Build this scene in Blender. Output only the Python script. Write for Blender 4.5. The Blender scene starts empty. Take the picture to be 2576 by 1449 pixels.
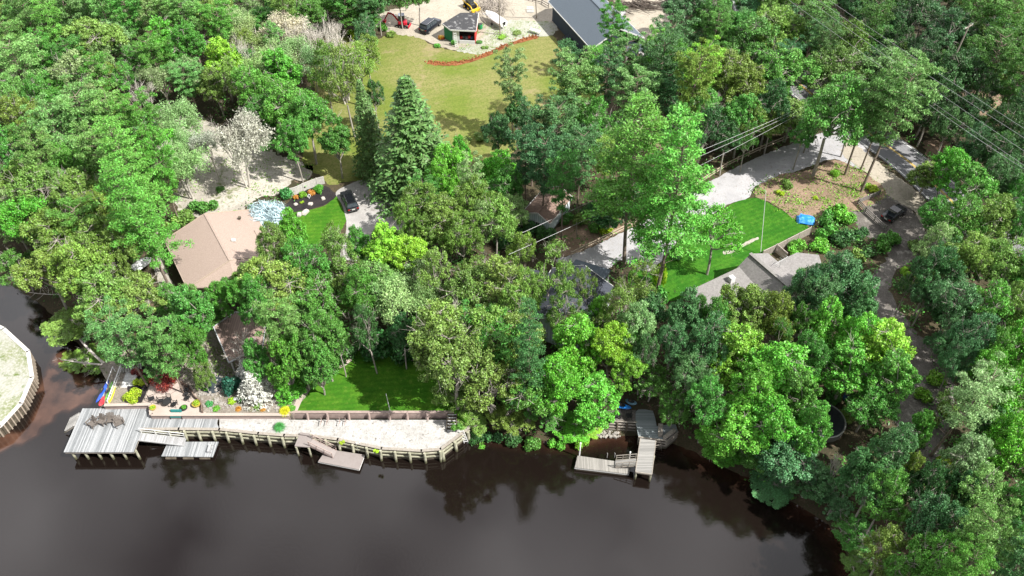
import bpy, bmesh, math, random
import numpy as np
from mathutils import Vector, Matrix
R = math.radians
random.seed(7)
rng = np.random.default_rng(11)
S = bpy.context.scene

# ------------------------------------------------------------ camera
TH, FD, CH = R(45.5), 2146.7, 88.0
cam = bpy.data.cameras.new('camera'); cam.sensor_width = 36; cam.lens = 30.0; cam.clip_end = 3000; cam.clip_start = 1
co = bpy.data.objects.new('camera', cam); S.collection.objects.link(co)
co.location = (0, 0, CH); co.rotation_euler = (R(90) - TH, 0, 0); S.camera = co

def W(px, py, z=0.0):
    """ground point seen at a place of the photograph (2576 x 1449 grid), at height z"""
    dx = (px - 1288) / FD; dy = (py - 724.5) / FD
    t = (CH - z) / (math.sin(TH) + dy * math.cos(TH))
    return Vector((dx * t, t * (math.cos(TH) - dy * math.sin(TH)), z))

def PX(v):
    x, y, z = v[0], v[1], v[2] - CH
    d = y * math.cos(TH) - z * math.sin(TH)
    u = y * math.sin(TH) + z * math.cos(TH)
    return 1288 + FD * x / d, 724.5 - FD * u / d

# ------------------------------------------------------------ sky and sun
SUN_EL, SUN_DIR = R(50), Vector((0.90, -0.42, 0)).normalized()
w = bpy.data.worlds.new('World'); S.world = w; w.use_nodes = True
nt = w.node_tree; nt.nodes.clear(); N = nt.nodes.new; L = nt.links.new
sky = N('ShaderNodeTexSky'); sky.sky_type = 'NISHITA'; sky.sun_disc = False
sky.sun_elevation = SUN_EL; sky.sun_rotation = math.atan2(SUN_DIR.x, SUN_DIR.y)
tc = N('ShaderNodeTexCoord'); mp = N('ShaderNodeMapping'); mp.inputs['Scale'].default_value = (1.6, 1.6, 2.2)
mp.inputs['Location'].default_value = (3.1, 0.4, 1.7)
nz = N('ShaderNodeTexNoise'); nz.inputs['Scale'].default_value = 1.5; nz.inputs['Detail'].default_value = 7; nz.inputs['Roughness'].default_value = .55
rp = N('ShaderNodeValToRGB'); rp.color_ramp.elements[0].position = .30; rp.color_ramp.elements[1].position = .46
nz2 = N('ShaderNodeTexNoise'); nz2.inputs['Scale'].default_value = 3.4; nz2.inputs['Detail'].default_value = 6
rp2 = N('ShaderNodeValToRGB'); rp2.color_ramp.elements[0].position = .33; rp2.color_ramp.elements[1].position = .7
rp2.color_ramp.elements[0].color = (7.5, 7.6, 8.1, 1); rp2.color_ramp.elements[1].color = (17, 16.8, 17.3, 1)
mx = N('ShaderNodeMix'); mx.data_type = 'RGBA'
bg = N('ShaderNodeBackground'); bg.inputs['Strength'].default_value = .06; ou = N('ShaderNodeOutputWorld')
L(tc.outputs['Generated'], mp.inputs['Vector']); L(mp.outputs[0], nz.inputs['Vector']); L(mp.outputs[0], nz2.inputs['Vector'])
L(nz.outputs[0], rp.inputs[0]); L(nz2.outputs[0], rp2.inputs[0])
L(rp.outputs[0], mx.inputs[0]); L(sky.outputs[0], mx.inputs[6]); L(rp2.outputs[0], mx.inputs[7])
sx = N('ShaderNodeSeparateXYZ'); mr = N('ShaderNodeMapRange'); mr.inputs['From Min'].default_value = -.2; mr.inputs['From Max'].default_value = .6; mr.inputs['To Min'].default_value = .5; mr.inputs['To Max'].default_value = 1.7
L(tc.outputs['Generated'], sx.inputs[0]); L(sx.outputs[1], mr.inputs[0])        # cloud brightened beyond the woods, added so the water mirrors grey
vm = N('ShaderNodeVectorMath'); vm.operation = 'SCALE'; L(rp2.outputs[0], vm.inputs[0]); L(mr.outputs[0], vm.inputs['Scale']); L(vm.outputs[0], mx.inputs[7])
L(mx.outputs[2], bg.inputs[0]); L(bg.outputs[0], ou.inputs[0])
sl = bpy.data.lights.new('sun', 'SUN'); sl.energy = 5; sl.angle = R(.5); sl.color = (1, .97, .91)
so = bpy.data.objects.new('sun', sl); S.collection.objects.link(so)
so.rotation_euler = (-(SUN_DIR * math.cos(SUN_EL) + Vector((0, 0, math.sin(SUN_EL))))).to_track_quat('-Z', 'Y').to_euler()
S.view_settings.view_transform = 'Standard'; S.view_settings.look = 'None'; S.view_settings.gamma = 1; S.view_settings.exposure = .88
S.render.engine = 'CYCLES'
try:
    S.cycles.max_bounces = 5; S.cycles.transparent_max_bounces = 4; S.cycles.diffuse_bounces = 3
except Exception: pass

# ------------------------------------------------------------ materials
MATS = {}
def mat(name, col, col2=None, scale=3.0, rough=.8, spec=.3, metal=0, bump=0, stretch=None, detail=5, lo=.35, hi=.65, col3=None, coord='Object', bscale=None):
    if name in MATS: return MATS[name]
    m = bpy.data.materials.new(name); m.use_nodes = True; t = m.node_tree; b = t.nodes['Principled BSDF']
    b.inputs['Roughness'].default_value = rough; b.inputs['Specular IOR Level'].default_value = spec; b.inputs['Metallic'].default_value = metal
    c = t.nodes.new('ShaderNodeTexCoord'); mpn = t.nodes.new('ShaderNodeMapping')
    if stretch: mpn.inputs['Scale'].default_value = stretch
    t.links.new(c.outputs[coord], mpn.inputs[0])
    n = t.nodes.new('ShaderNodeTexNoise'); n.inputs['Scale'].default_value = scale; n.inputs['Detail'].default_value = detail; n.inputs['Roughness'].default_value = .65
    t.links.new(mpn.outputs[0], n.inputs[0])
    if col2 is None: col2 = tuple(x * .8 for x in col)
    r = t.nodes.new('ShaderNodeValToRGB'); e = r.color_ramp.elements
    e[0].position = lo; e[0].color = (*col, 1); e[1].position = hi; e[1].color = (*col2, 1)
    if col3: x = e.new((lo + hi) / 2); x.color = (*col3, 1)
    t.links.new(n.outputs[0], r.inputs[0]); t.links.new(r.outputs[0], b.inputs['Base Color'])
    if bump:
        n2 = t.nodes.new('ShaderNodeTexNoise'); n2.inputs['Scale'].default_value = bscale or scale * 3; n2.inputs['Detail'].default_value = 6
        t.links.new(mpn.outputs[0], n2.inputs[0])
        bp = t.nodes.new('ShaderNodeBump'); bp.inputs['Strength'].default_value = bump; bp.inputs['Distance'].default_value = .1
        t.links.new(n2.outputs[0], bp.inputs['Height']); t.links.new(bp.outputs[0], b.inputs['Normal'])
    MATS[name] = m
    return m

def mat_ground(name, cols, fine=9, coarse=.25, mixf=.5, bump=.5, stripe=None, rough=.95, mid=1.6):
    """three noise scales over world position: fine speckle inside broad patches"""
    if name in MATS: return MATS[name]
    m = bpy.data.materials.new(name); m.use_nodes = True; t = m.node_tree; b = t.nodes['Principled BSDF']; Ln = t.links.new; NN = t.nodes.new
    b.inputs['Roughness'].default_value = rough; b.inputs['Specular IOR Level'].default_value = .15
    g = NN('ShaderNodeNewGeometry')
    def noise(s, d=5, ro=.6):
        n = NN('ShaderNodeTexNoise'); n.inputs['Scale'].default_value = s; n.inputs['Detail'].default_value = d; n.inputs['Roughness'].default_value = ro
        Ln(g.outputs['Position'], n.inputs[0]); return n
    def ramp(src, a, bcol, lo, hi):
        r = NN('ShaderNodeValToRGB'); e = r.color_ramp.elements; e[0].position = lo; e[1].position = hi
        e[0].color = (*a, 1); e[1].color = (*bcol, 1); Ln(src, r.inputs[0]); return r
    a = ramp(noise(coarse, 4).outputs[0], cols[0], cols[1], .4, .6)
    f = ramp(noise(fine, 6, .75).outputs[0], (0, 0, 0), (1, 1, 1), .45, .6)
    q = NN('ShaderNodeMath'); q.operation = 'MULTIPLY'; q.inputs[1].default_value = mixf; Ln(f.outputs[0], q.inputs[0])
    m1 = NN('ShaderNodeMix'); m1.data_type = 'RGBA'; Ln(q.outputs[0], m1.inputs[0]); Ln(a.outputs[0], m1.inputs[6]); m1.inputs[7].default_value = (*cols[2], 1)
    out = m1.outputs[2]
    if len(cols) > 3:
        k = ramp(noise(mid, 5, .7).outputs[0], (0, 0, 0), (1, 1, 1), .56, .68)
        m2 = NN('ShaderNodeMix'); m2.data_type = 'RGBA'; Ln(k.outputs[0], m2.inputs[0]); Ln(out, m2.inputs[6]); m2.inputs[7].default_value = (*cols[3], 1); out = m2.outputs[2]
    if stripe:
        ang, width, amt = stripe
        mp_ = NN('ShaderNodeMapping'); mp_.inputs['Rotation'].default_value = (0, 0, ang); Ln(g.outputs['Position'], mp_.inputs[0])
        wv = NN('ShaderNodeTexWave'); wv.inputs['Scale'].default_value = .314 / width; wv.inputs['Distortion'].default_value = 1.2; wv.inputs['Detail'].default_value = 2; wv.inputs['Detail Scale'].default_value = 2
        Ln(mp_.outputs[0], wv.inputs[0])
        m3 = NN('ShaderNodeMix'); m3.data_type = 'RGBA'; m3.blend_type = 'MULTIPLY'; Ln(out, m3.inputs[6])
        rr = ramp(wv.outputs[0], (1 - amt,) * 3, (1, 1, 1), .3, .7); Ln(rr.outputs[0], m3.inputs[7]); m3.inputs[0].default_value = 1; out = m3.outputs[2]
    Ln(out, b.inputs['Base Color'])
    if bump:
        bp = NN('ShaderNodeBump'); bp.inputs['Strength'].default_value = bump; bp.inputs['Distance'].default_value = .15
        Ln(noise(fine * 1.3, 5).outputs[0], bp.inputs['Height']); Ln(bp.outputs[0], b.inputs['Normal'])
    MATS[name] = m
    return m

def mat_planks(name, cols, width=.15, along='y', rough=.75, worn=.5, gap=.08):
    """weathered boards laid side by side, every board its own tone"""
    if name in MATS: return MATS[name]
    m = bpy.data.materials.new(name); m.use_nodes = True; t = m.node_tree; b = t.nodes['Principled BSDF']; Ln = t.links.new; NN = t.nodes.new
    b.inputs['Roughness'].default_value = rough; b.inputs['Specular IOR Level'].default_value = .2
    c = NN('ShaderNodeTexCoord'); sp = NN('ShaderNodeSeparateXYZ'); Ln(c.outputs['Object'], sp.inputs[0])
    ax = {'y': 0, 'x': 1, 'z': 0}[along]
    d = NN('ShaderNodeMath'); d.operation = 'DIVIDE'; d.inputs[1].default_value = width; Ln(sp.outputs[ax], d.inputs[0])
    fl = NN('ShaderNodeMath'); fl.operation = 'FLOOR'; Ln(d.outputs[0], fl.inputs[0])
    fr = NN('ShaderNodeMath'); fr.operation = 'FRACT'; Ln(d.outputs[0], fr.inputs[0])
    wn = NN('ShaderNodeTexWhiteNoise'); wn.noise_dimensions = '1D'; Ln(fl.outputs[0], wn.inputs['W'])
    mp_ = NN('ShaderNodeMapping'); mp_.inputs['Scale'].default_value = (4, .5, .5) if ax == 0 else (.5, 4, .5); Ln(c.outputs['Object'], mp_.inputs[0])
    n = NN('ShaderNodeTexNoise'); n.inputs['Scale'].default_value = 2.2; n.inputs['Detail'].default_value = 6; Ln(mp_.outputs[0], n.inputs[0])
    ad = NN('ShaderNodeMath'); ad.operation = 'MULTIPLY_ADD'; ad.inputs[1].default_value = .55; Ln(wn.outputs[0], ad.inputs[0])
    ml = NN('ShaderNodeMath'); ml.operation = 'MULTIPLY'; ml.inputs[1].default_value = worn; Ln(n.outputs[0], ml.inputs[0]); Ln(ml.outputs[0], ad.inputs[2])
    r = NN('ShaderNodeValToRGB'); e = r.color_ramp.elements; e[0].position = .15; e[0].color = (*cols[0], 1); e[1].position = .75; e[1].color = (*cols[1], 1); Ln(ad.outputs[0], r.inputs[0])
    gp = NN('ShaderNodeMath'); gp.operation = 'LESS_THAN'; gp.inputs[1].default_value = gap; Ln(fr.outputs[0], gp.inputs[0])
    m2 = NN('ShaderNodeMix'); m2.data_type = 'RGBA'; Ln(gp.outputs[0], m2.inputs[0]); Ln(r.outputs[0], m2.inputs[6]); m2.inputs[7].default_value = (.05, .045, .04, 1)
    Ln(m2.outputs[2], b.inputs['Base Color'])
    MATS[name] = m
    return m

def mat_leaf(name, tint=None, trans=.22, rough=.5):
    if name in MATS: return MATS[name]
    m = bpy.data.materials.new(name); m.use_nodes = True; t = m.node_tree; b = t.nodes['Principled BSDF']; Ln = t.links.new; NN = t.nodes.new
    oi = NN('ShaderNodeObjectInfo'); g = NN('ShaderNodeNewGeometry')
    hs = NN('ShaderNodeHueSaturation')
    def rng_(src, a, bb):
        k = NN('ShaderNodeMapRange'); k.inputs['To Min'].default_value = a; k.inputs['To Max'].default_value = bb; Ln(src, k.inputs[0]); return k.outputs[0]
    Ln(rng_(g.outputs['Random Per Island'], .485, .515), hs.inputs['Hue'])
    n = NN('ShaderNodeTexNoise'); n.inputs['Scale'].default_value = .8; n.inputs['Detail'].default_value = 4; Ln(g.outputs['Position'], n.inputs[0])
    mu = NN('ShaderNodeMath'); mu.operation = 'MULTIPLY'; Ln(rng_(g.outputs['Random Per Island'], .5, 1.6), mu.inputs[0])
    Ln(rng_(n.outputs[0], .45, 1.6), mu.inputs[1]); Ln(mu.outputs[0], hs.inputs['Value'])
    Ln(oi.outputs['Color'], hs.inputs['Color']); Ln(hs.outputs[0], b.inputs['Base Color'])
    b.inputs['Roughness'].default_value = rough; b.inputs['Specular IOR Level'].default_value = .5
    tr = NN('ShaderNodeBsdfTranslucent'); Ln(hs.outputs[0], tr.inputs[0]); ms = NN('ShaderNodeMixShader'); ms.inputs[0].default_value = trans
    o = t.nodes['Material Output']; Ln(b.outputs[0], ms.inputs[1]); Ln(tr.outputs[0], ms.inputs[2]); Ln(ms.outputs[0], o.inputs[0])
    MATS[name] = m
    return m

# ------------------------------------------------------------ object helpers
COL = S.collection
def tag(o, label=None, cat=None, group=None, kind=None):
    if label: o['label'] = label
    if cat: o['category'] = cat
    if group: o['group'] = group
    if kind: o['kind'] = kind
    return o
def thing(name, label, cat, loc=(0, 0, 0), rz=0, group=None):
    o = bpy.data.objects.new(name, None); COL.objects.link(o); o.location = loc; o.rotation_euler = (0, 0, rz); o.empty_display_size = .2
    return tag(o, label, cat, group)
def rootloc(o):
    while o.parent: o = o.parent
    return o.location.copy()
class MB:
    """gathers shapes and links them as one mesh object"""
    def __init__(s): s.v = []; s.f = []
    def add(s, vs, fs):
        k = len(s.v); s.v += [tuple(v) for v in vs]; s.f += [tuple(i + k for i in f) for f in fs]; return s
    def box(s, c, d, rz=0, rx=0):
        M = Matrix.Translation(Vector(c)) @ Matrix.Rotation(rz, 4, 'Z') @ Matrix.Rotation(rx, 4, 'X')
        vs = [M @ Vector((x * d[0] / 2, y * d[1] / 2, z * d[2] / 2)) for z in (-1, 1) for y in (-1, 1) for x in (-1, 1)]
        return s.add(vs, [(0, 2, 3, 1), (4, 5, 7, 6), (0, 1, 5, 4), (2, 6, 7, 3), (0, 4, 6, 2), (1, 3, 7, 5)])
    def beam(s, a, b, w, h, up=(0, 0, 1)):
        a = Vector(a); b = Vector(b); d = (b - a).normalized(); u = Vector(up)
        if abs(d.dot(u)) > .99: u = Vector((0, 1, 0))
        r = d.cross(u).normalized() * w / 2; u = r.cross(d).normalized() * h / 2
        vs = [p + i * r + j * u for p in (a, b) for i, j in ((-1, -1), (1, -1), (1, 1), (-1, 1))]
        return s.add(vs, [(0, 1, 2, 3), (7, 6, 5, 4), (0, 4, 5, 1), (1, 5, 6, 2), (2, 6, 7, 3), (3, 7, 4, 0)])
    def tube(s, a, b, r1, r2=None, n=8, cap=True):
        r2 = r1 if r2 is None else r2
        a = Vector(a); b = Vector(b); d = (b - a)
        if d.length < 1e-6: return s
        d.normalize(); u = Vector((0, 0, 1)) if abs(d.z) < .9 else Vector((1, 0, 0)); p = d.cross(u).normalized(); q = d.cross(p)
        vs = [c + (p * math.cos(t) + q * math.sin(t)) * r for c, r in ((a, r1), (b, r2)) for t in [2 * math.pi * i / n for i in range(n)]]
        fs = [(i, (i + 1) % n, n + (i + 1) % n, n + i) for i in range(n)]
        if cap: fs += [tuple(range(n))[::-1], tuple(range(n, 2 * n))]
        return s.add(vs, fs)
    def path(s, pts, r, n=6):
        for a, b in zip(pts, pts[1:]): s.tube(a, b, r, r, n)
        return s
    def prism(s, poly, z0, z1):
        if sum(a[0] * b[1] - b[0] * a[1] for a, b in zip(poly, poly[1:] + poly[:1])) < 0: poly = poly[::-1]
        n = len(poly); vs = [(p[0], p[1], z0) for p in poly] + [(p[0], p[1], z1) for p in poly]
        return s.add(vs, [tuple(range(n))[::-1], tuple(range(n, 2 * n))] + [(i, (i + 1) % n, n + (i + 1) % n, n + i) for i in range(n)])
    def loft(s, rings, close=True):
        n = len(rings[0]); vs = [p for r in rings for p in r]
        fs = [(k * n + i, k * n + (i + 1) % n, (k + 1) * n + (i + 1) % n, (k + 1) * n + i) for k in range(len(rings) - 1) for i in range(n)]
        if close: fs += [tuple(range(n))[::-1], tuple((len(rings) - 1) * n + i for i in range(n))]
        return s.add(vs, fs)
    def build(s, name, m, parent=None, bevel=0, smooth=False, at=None, solid=0):
        off = rootloc(parent) if parent else Vector(at or (0, 0, 0))
        if parent is not None and getattr(s, 'local', False): off = Vector((0, 0, 0))
        me = bpy.data.meshes.new(name); me.from_pydata([tuple(Vector(v) - off) for v in s.v], [], s.f); me.materials.append(m)
        bm = bmesh.new(); bm.from_mesh(me)
        bmesh.ops.recalc_face_normals(bm, faces=bm.faces)
        if bevel: bmesh.ops.bevel(bm, geom=[e for e in bm.edges if e.is_manifold and e.calc_face_angle(0) > .5], offset=bevel, segments=1, affect='EDGES', clamp_overlap=True)
        bm.to_mesh(me); bm.free()
        if smooth:
            for p in me.polygons: p.use_smooth = True
        o = bpy.data.objects.new(name, me); COL.objects.link(o)
        if parent: o.parent = parent
        else: o.location = off
        return o
class LB(MB): local = True          # shapes given in the thing's own coordinates
def copy_tree(o, parent=None):
    c = o.copy(); COL.objects.link(c)
    if parent: c.parent = parent
    for ch in list(o.children): copy_tree(ch, c)
    return c

def smooth_poly(pts, closed=True, sub=6):
    out = []; n = len(pts)
    for i in range(n if closed else n - 1):
        g = (lambda k: pts[k % n]) if closed else (lambda k: pts[max(0, min(n - 1, k))])
        p0, p1, p2, p3 = g(i - 1), g(i), g(i + 1), g(i + 2)
        for j in range(sub):
            t = j / sub
            out.append(tuple(.5 * (2 * p1[k] + (p2[k] - p0[k]) * t + (2 * p0[k] - 5 * p1[k] + 4 * p2[k] - p3[k]) * t * t + (3 * p1[k] - p0[k] - 3 * p2[k] + p3[k]) * t ** 3) for k in (0, 1)))
    if not closed: out.append(tuple(pts[-1][:2]))
    return out
def ragged(poly, amp, step=.45):
    out = []; n = len(poly)
    for i in range(n):
        a = Vector(poly[i][:2]); b = Vector(poly[(i + 1) % n][:2]); d = b - a; k = max(1, int(d.length / step))
        if d.length < 1e-5: continue
        nn = Vector((-d.y, d.x)).normalized()
        for j in range(k): p = a + d * (j / k) + nn * random.uniform(-amp, amp); out.append((p.x, p.y))
    return out
def sheet(name, pts, z, m, amp=0, sub=5, label=None, depth=0, smooth=True, kind='structure'):
    """a ground covering: outline in photo pixels laid at height z; depth > 0 gives it real sides"""
    ps = smooth_poly(pts, True, sub) if smooth else pts
    wp = [tuple(W(x, y, z)[:2]) for x, y in ps]
    if amp: wp = ragged(wp, amp)
    mb = MB()
    if depth: mb.prism(wp, z - depth, z)
    else: mb.add([(x, y, z) for x, y in wp], [tuple(range(len(wp)))])
    o = mb.build(name, m)
    if not depth:
        bm = bmesh.new(); bm.from_mesh(o.data); bmesh.ops.triangulate(bm, faces=bm.faces)
        for f in bm.faces:
            if f.normal.z < 0: f.normal_flip()
        bm.to_mesh(o.data); bm.free()
    o['kind'] = kind
    if label: o['label'] = label
    return o
def ribbon(name, pts, width, z, m, amp=0, label=None, h=0.0, kind='structure', sub=6):
    ps = [W(x, y, z) for x, y in smooth_poly(pts, False, sub)]
    mb = MB(); Lf, Rt = [], []
    for i, p in enumerate(ps):
        d = (ps[min(i + 1, len(ps) - 1)] - ps[max(i - 1, 0)]); d.z = 0; d.normalize(); nn = Vector((-d.y, d.x, 0))
        ww = width / 2 * (1 + random.uniform(-amp, amp))
        Lf.append(p + nn * ww); Rt.append(p - nn * ww)
    vs = Lf + Rt; n = len(ps)
    mb.add(vs, [(i, n + i, n + i + 1, i + 1) for i in range(n - 1)])
    o = mb.build(name, m); 
    for p in o.data.polygons: pass
    if kind: o['kind'] = kind
    if label: o['label'] = label
    return o
def inpoly(x, y, poly):
    c = False; n = len(poly); j = n - 1
    for i in range(n):
        xi, yi = poly[i][0], poly[i][1]; xj, yj = poly[j][0], poly[j][1]
        if (yi > y) != (yj > y) and x < (xj - xi) * (y - yi) / (yj - yi) + xi: c = not c
        j = i
    return c
G = 2.6          # height of the land above the water
# ============================================================ SETTING
SHORE_PX = [(-1500, 520), (-300, 640), (0, 700), (110, 770), (200, 870), (262, 935), (275, 1000), (365, 1030), (720, 1043), (1120, 1040), (1185, 1083),
            (1300, 1098), (1400, 1112), (1500, 1100), (1620, 1097), (1720, 1125), (1830, 1180), (1900, 1210), (2000, 1265), (2080, 1315), (2118, 1365), (2145, 1449), (2210, 1700)]
SHORE = [tuple(W(x, y, 0)[:2]) for x, y in SHORE_PX] + [(60, -60), (900, -60), (900, 1500), (-1500, 1500)]
SHORE[0] = (-1500, SHORE[0][1])
xs = np.concatenate([[-900, -500, -300, -200], np.arange(-150, 151, 1.5), [200, 300, 500, 880]])
ys = np.concatenate([[-55, -20, 0, 20], np.arange(30, 130, 1.25), np.arange(130, 240, 3), [300, 400, 600, 900, 1400]])
seg = np.array(SHORE); segb = np.roll(seg, -1, axis=0)
def shore_dist(x, y):
    p = np.array([x, y]); d = segb - seg; t = np.clip(((p - seg) * d).sum(1) / np.maximum((d * d).sum(1), 1e-9), 0, 1)
    q = seg + d * t[:, None]
    return float(np.sqrt(((p - q) ** 2).sum(1)).min())
def land_z(x, y):
    ins = inpoly(x, y, SHORE); d = shore_dist(x, y)
    if not ins: return max(-2.5, -.25 * d)
    t = min(1, d / 4.5); return G * (t * t * (3 - 2 * t)) if t < 1 else G
vs = []; 
for y in ys:
    for x in xs: vs.append((x, y, land_z(x, y)))
nx = len(xs); fs = [(j * nx + i, j * nx + i + 1, (j + 1) * nx + i + 1, (j + 1) * nx + i) for j in range(len(ys) - 1) for i in range(nx - 1)]
m_floor = mat_ground('forest_floor', [(.055, .042, .028), (.085, .062, .04), (.03, .045, .018), (.14, .10, .07)], fine=5, coarse=.12, mixf=.8, mid=.8)
mb = MB(); mb.add(vs, fs); terrain = mb.build('ground', m_floor, smooth=True); tag(terrain, 'leaf covered forest floor between the houses and the water', kind='structure')

# water: dark tea-coloured, reddish where the bed is near the surface
def water_mask(x, y):
    px, py = PX((x, y, 0)); v = 0
    d = shore_dist(x, y)
    v = max(v, .75 * math.exp(-(d / 1.6) ** 2) * (.4 if px < 1180 else 1))
    q = inpoly(px, py, [(-400, 1300), (-400, 1100), (60, 1080), (110, 960), (150, 880), (230, 930), (265, 985), (215, 1020), (150, 1040), (70, 1110)])
    if q: v = max(v, .85)
    return v
wx = np.arange(-140, 141, 1.0); wy = np.arange(25, 101, 1.0)
wvs = [(x, y, 0) for y in wy for x in wx]; n = len(wx)
wfs = [(j * n + i, j * n + i + 1, (j + 1) * n + i + 1, (j + 1) * n + i) for j in range(len(wy) - 1) for i in range(n - 1)]
k = len(wvs); wvs += [(-900, 25, 0), (900, 25, 0), (900, -900, 0), (-900, -900, 0), (-140, 25, 0), (140, 25, 0), (-900, 100, 0), (-140, 100, 0), (900, 100, 0), (140, 100, 0)]
wfs += [(k + 3, k + 2, k + 1, k + 5, k + 4, k), (k, k + 4, k + 7, k + 6), (k + 5, k + 1, k + 8, k + 9)]
mb = MB(); mb.add(wvs, wfs)
mw = bpy.data.materials.new('river_water'); mw.use_nodes = True; t = mw.node_tree; b = t.nodes['Principled BSDF']; NN = t.nodes.new; Ln = t.links.new
at_ = NN('ShaderNodeAttribute'); at_.attribute_name = 'shallow'
nzz = NN('ShaderNodeTexNoise'); nzz.inputs['Scale'].default_value = .35; nzz.inputs['Detail'].default_value = 6; gg = NN('ShaderNodeNewGeometry'); Ln(gg.outputs['Position'], nzz.inputs[0])
mm = NN('ShaderNodeMath'); mm.operation = 'MULTIPLY_ADD'; mm.inputs[1].default_value = 1.1; mm.inputs[2].default_value = -.0
ms_ = NN('ShaderNodeMath'); ms_.operation = 'MULTIPLY'; Ln(at_.outputs['Fac'], ms_.inputs[0]); Ln(nzz.outputs[0], ms_.inputs[1]); Ln(ms_.outputs[0], mm.inputs[0])
cr = NN('ShaderNodeValToRGB'); e = cr.color_ramp.elements; e[0].position = .05; e[0].color = (.0080, .0054, .0044, 1); e[1].position = .75; e[1].color = (.11, .055, .036, 1)
x = e.new(.3); x.color = (.022, .0105, .007, 1)
Ln(mm.outputs[0], cr.inputs[0]); Ln(cr.outputs[0], b.inputs['Base Color'])
b.inputs['Roughness'].default_value = .04; b.inputs['IOR'].default_value = 1.5; b.inputs['Specular IOR Level'].default_value = .5
n1 = NN('ShaderNodeTexNoise'); n1.inputs['Scale'].default_value = 3.5; n1.inputs['Detail'].default_value = 4; n1.inputs['Roughness'].default_value = .6; Ln(gg.outputs['Position'], n1.inputs[0])
n3 = NN('ShaderNodeTexNoise'); n3.inputs['Scale'].default_value = .06; n3.inputs['Detail'].default_value = 3; Ln(gg.outputs['Position'], n3.inputs[0])
r3 = NN('ShaderNodeMapRange'); r3.inputs['From Min'].default_value = .4; r3.inputs['From Max'].default_value = .65; r3.inputs['To Min'].default_value = .06; r3.inputs['To Max'].default_value = .4; Ln(n3.outputs[0], r3.inputs[0])
bp = NN('ShaderNodeBump'); bp.inputs['Distance'].default_value = .02; Ln(r3.outputs[0], bp.inputs['Strength']); Ln(n1.outputs[0], bp.inputs['Height']); Ln(bp.outputs[0], b.inputs['Normal'])
water = mb.build('water', mw); tag(water, 'dark brown river water reflecting trees and cloud', kind='structure')
a = water.data.attributes.new('shallow', 'FLOAT', 'POINT')
a.data.foreach_set('value', [water_mask(v.co.x, v.co.y) if v.co.y > 26 and abs(v.co.x) < 139 else 0 for v in water.data.vertices])

# ground materials
m_lawn = mat_ground('dry_lawn', [(.13, .165, .03), (.20, .19, .07), (.08, .125, .016), (.25, .205, .11)], fine=2.6, coarse=.09, mixf=.65, stripe=(R(72), 1.7, .06), mid=.13)
m_green = mat_ground('mown_lawn', [(.04, .14, .008), (.07, .18, .012), (.025, .10, .006), (.09, .18, .02)], fine=4, coarse=.4, mixf=.55, stripe=(R(84), .8, .13))
m_greens = mat_ground('mown_lawn_striped', [(.026, .12, .008), (.05, .165, .012), (.015, .075, .005), (.065, .16, .018)], fine=4, coarse=.4, mixf=.6, stripe=(R(62), .8, .12))
m_sand = mat_ground('white_sand', [(.38, .37, .355), (.47, .455, .44), (.25, .24, .225), (.16, .15, .13)], fine=4, coarse=.6, mixf=.6, mid=1.6)
m_pale = mat_ground('pale_sandy_ground', [(.34, .31, .27), (.44, .41, .36), (.19, .17, .14), (.12, .14, .055)], fine=3, coarse=.2, mixf=.5, mid=.6)
m_sandyard = mat_ground('yard_sand', [(.37, .33, .27), (.30, .27, .22), (.20, .18, .145), (.24, .21, .16)], fine=3, coarse=.2, mixf=.4)
m_gravel = mat_ground('white_gravel', [(.36, .355, .365), (.44, .43, .44), (.22, .215, .225), (.28, .26, .24)], fine=12, coarse=.3, mixf=.5)
m_conc = mat_ground('concrete_drive', [(.30, .285, .275), (.38, .365, .35), (.23, .22, .21), (.17, .15, .13)], fine=6, coarse=.35, mixf=.3, mid=.4)
m_asph = mat_ground('asphalt', [(.20, .20, .21), (.25, .25, .26), (.15, .15, .155)], fine=14, coarse=.2, mixf=.4)
m_mulch = mat_ground('dark_mulch', [(.025, .022, .024), (.04, .034, .034), (.012, .012, .014)], fine=10, coarse=.6, mixf=.6)
m_leaf_litter = mat_ground('leaf_litter', [(.23, .16, .115), (.30, .215, .155), (.13, .09, .06), (.09, .11, .035)], fine=5, coarse=.3, mixf=.6, mid=.9)
m_dirt = mat_ground('packed_dirt', [(.12, .108, .098), (.18, .165, .15), (.065, .057, .05), (.28, .26, .235)], fine=6, coarse=.4, mixf=.6, mid=1.0)
m_clay = mat_ground('orange_clay', [(.16, .055, .022), (.24, .09, .035), (.10, .035, .015), (.30, .16, .09)], fine=6, coarse=.6, mixf=.5, mid=2)
m_patio = mat_ground('pink_patio_slab', [(.38, .32, .28), (.44, .37, .33), (.31, .26, .23)], fine=5, coarse=.4, mixf=.3, bump=.1)
m_brush = mat_ground('garden_gravel', [(.30, .27, .23), (.22, .19, .16), (.12, .10, .085), (.08, .11, .04)], fine=6, coarse=.5, mixf=.6, mid=1.2)
m_bankgrass = mat_ground('thin_grass', [(.30, .30, .26), (.20, .22, .12), (.38, .375, .345), (.11, .15, .04)], fine=3, coarse=.3, mixf=.85, mid=.7)

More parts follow.
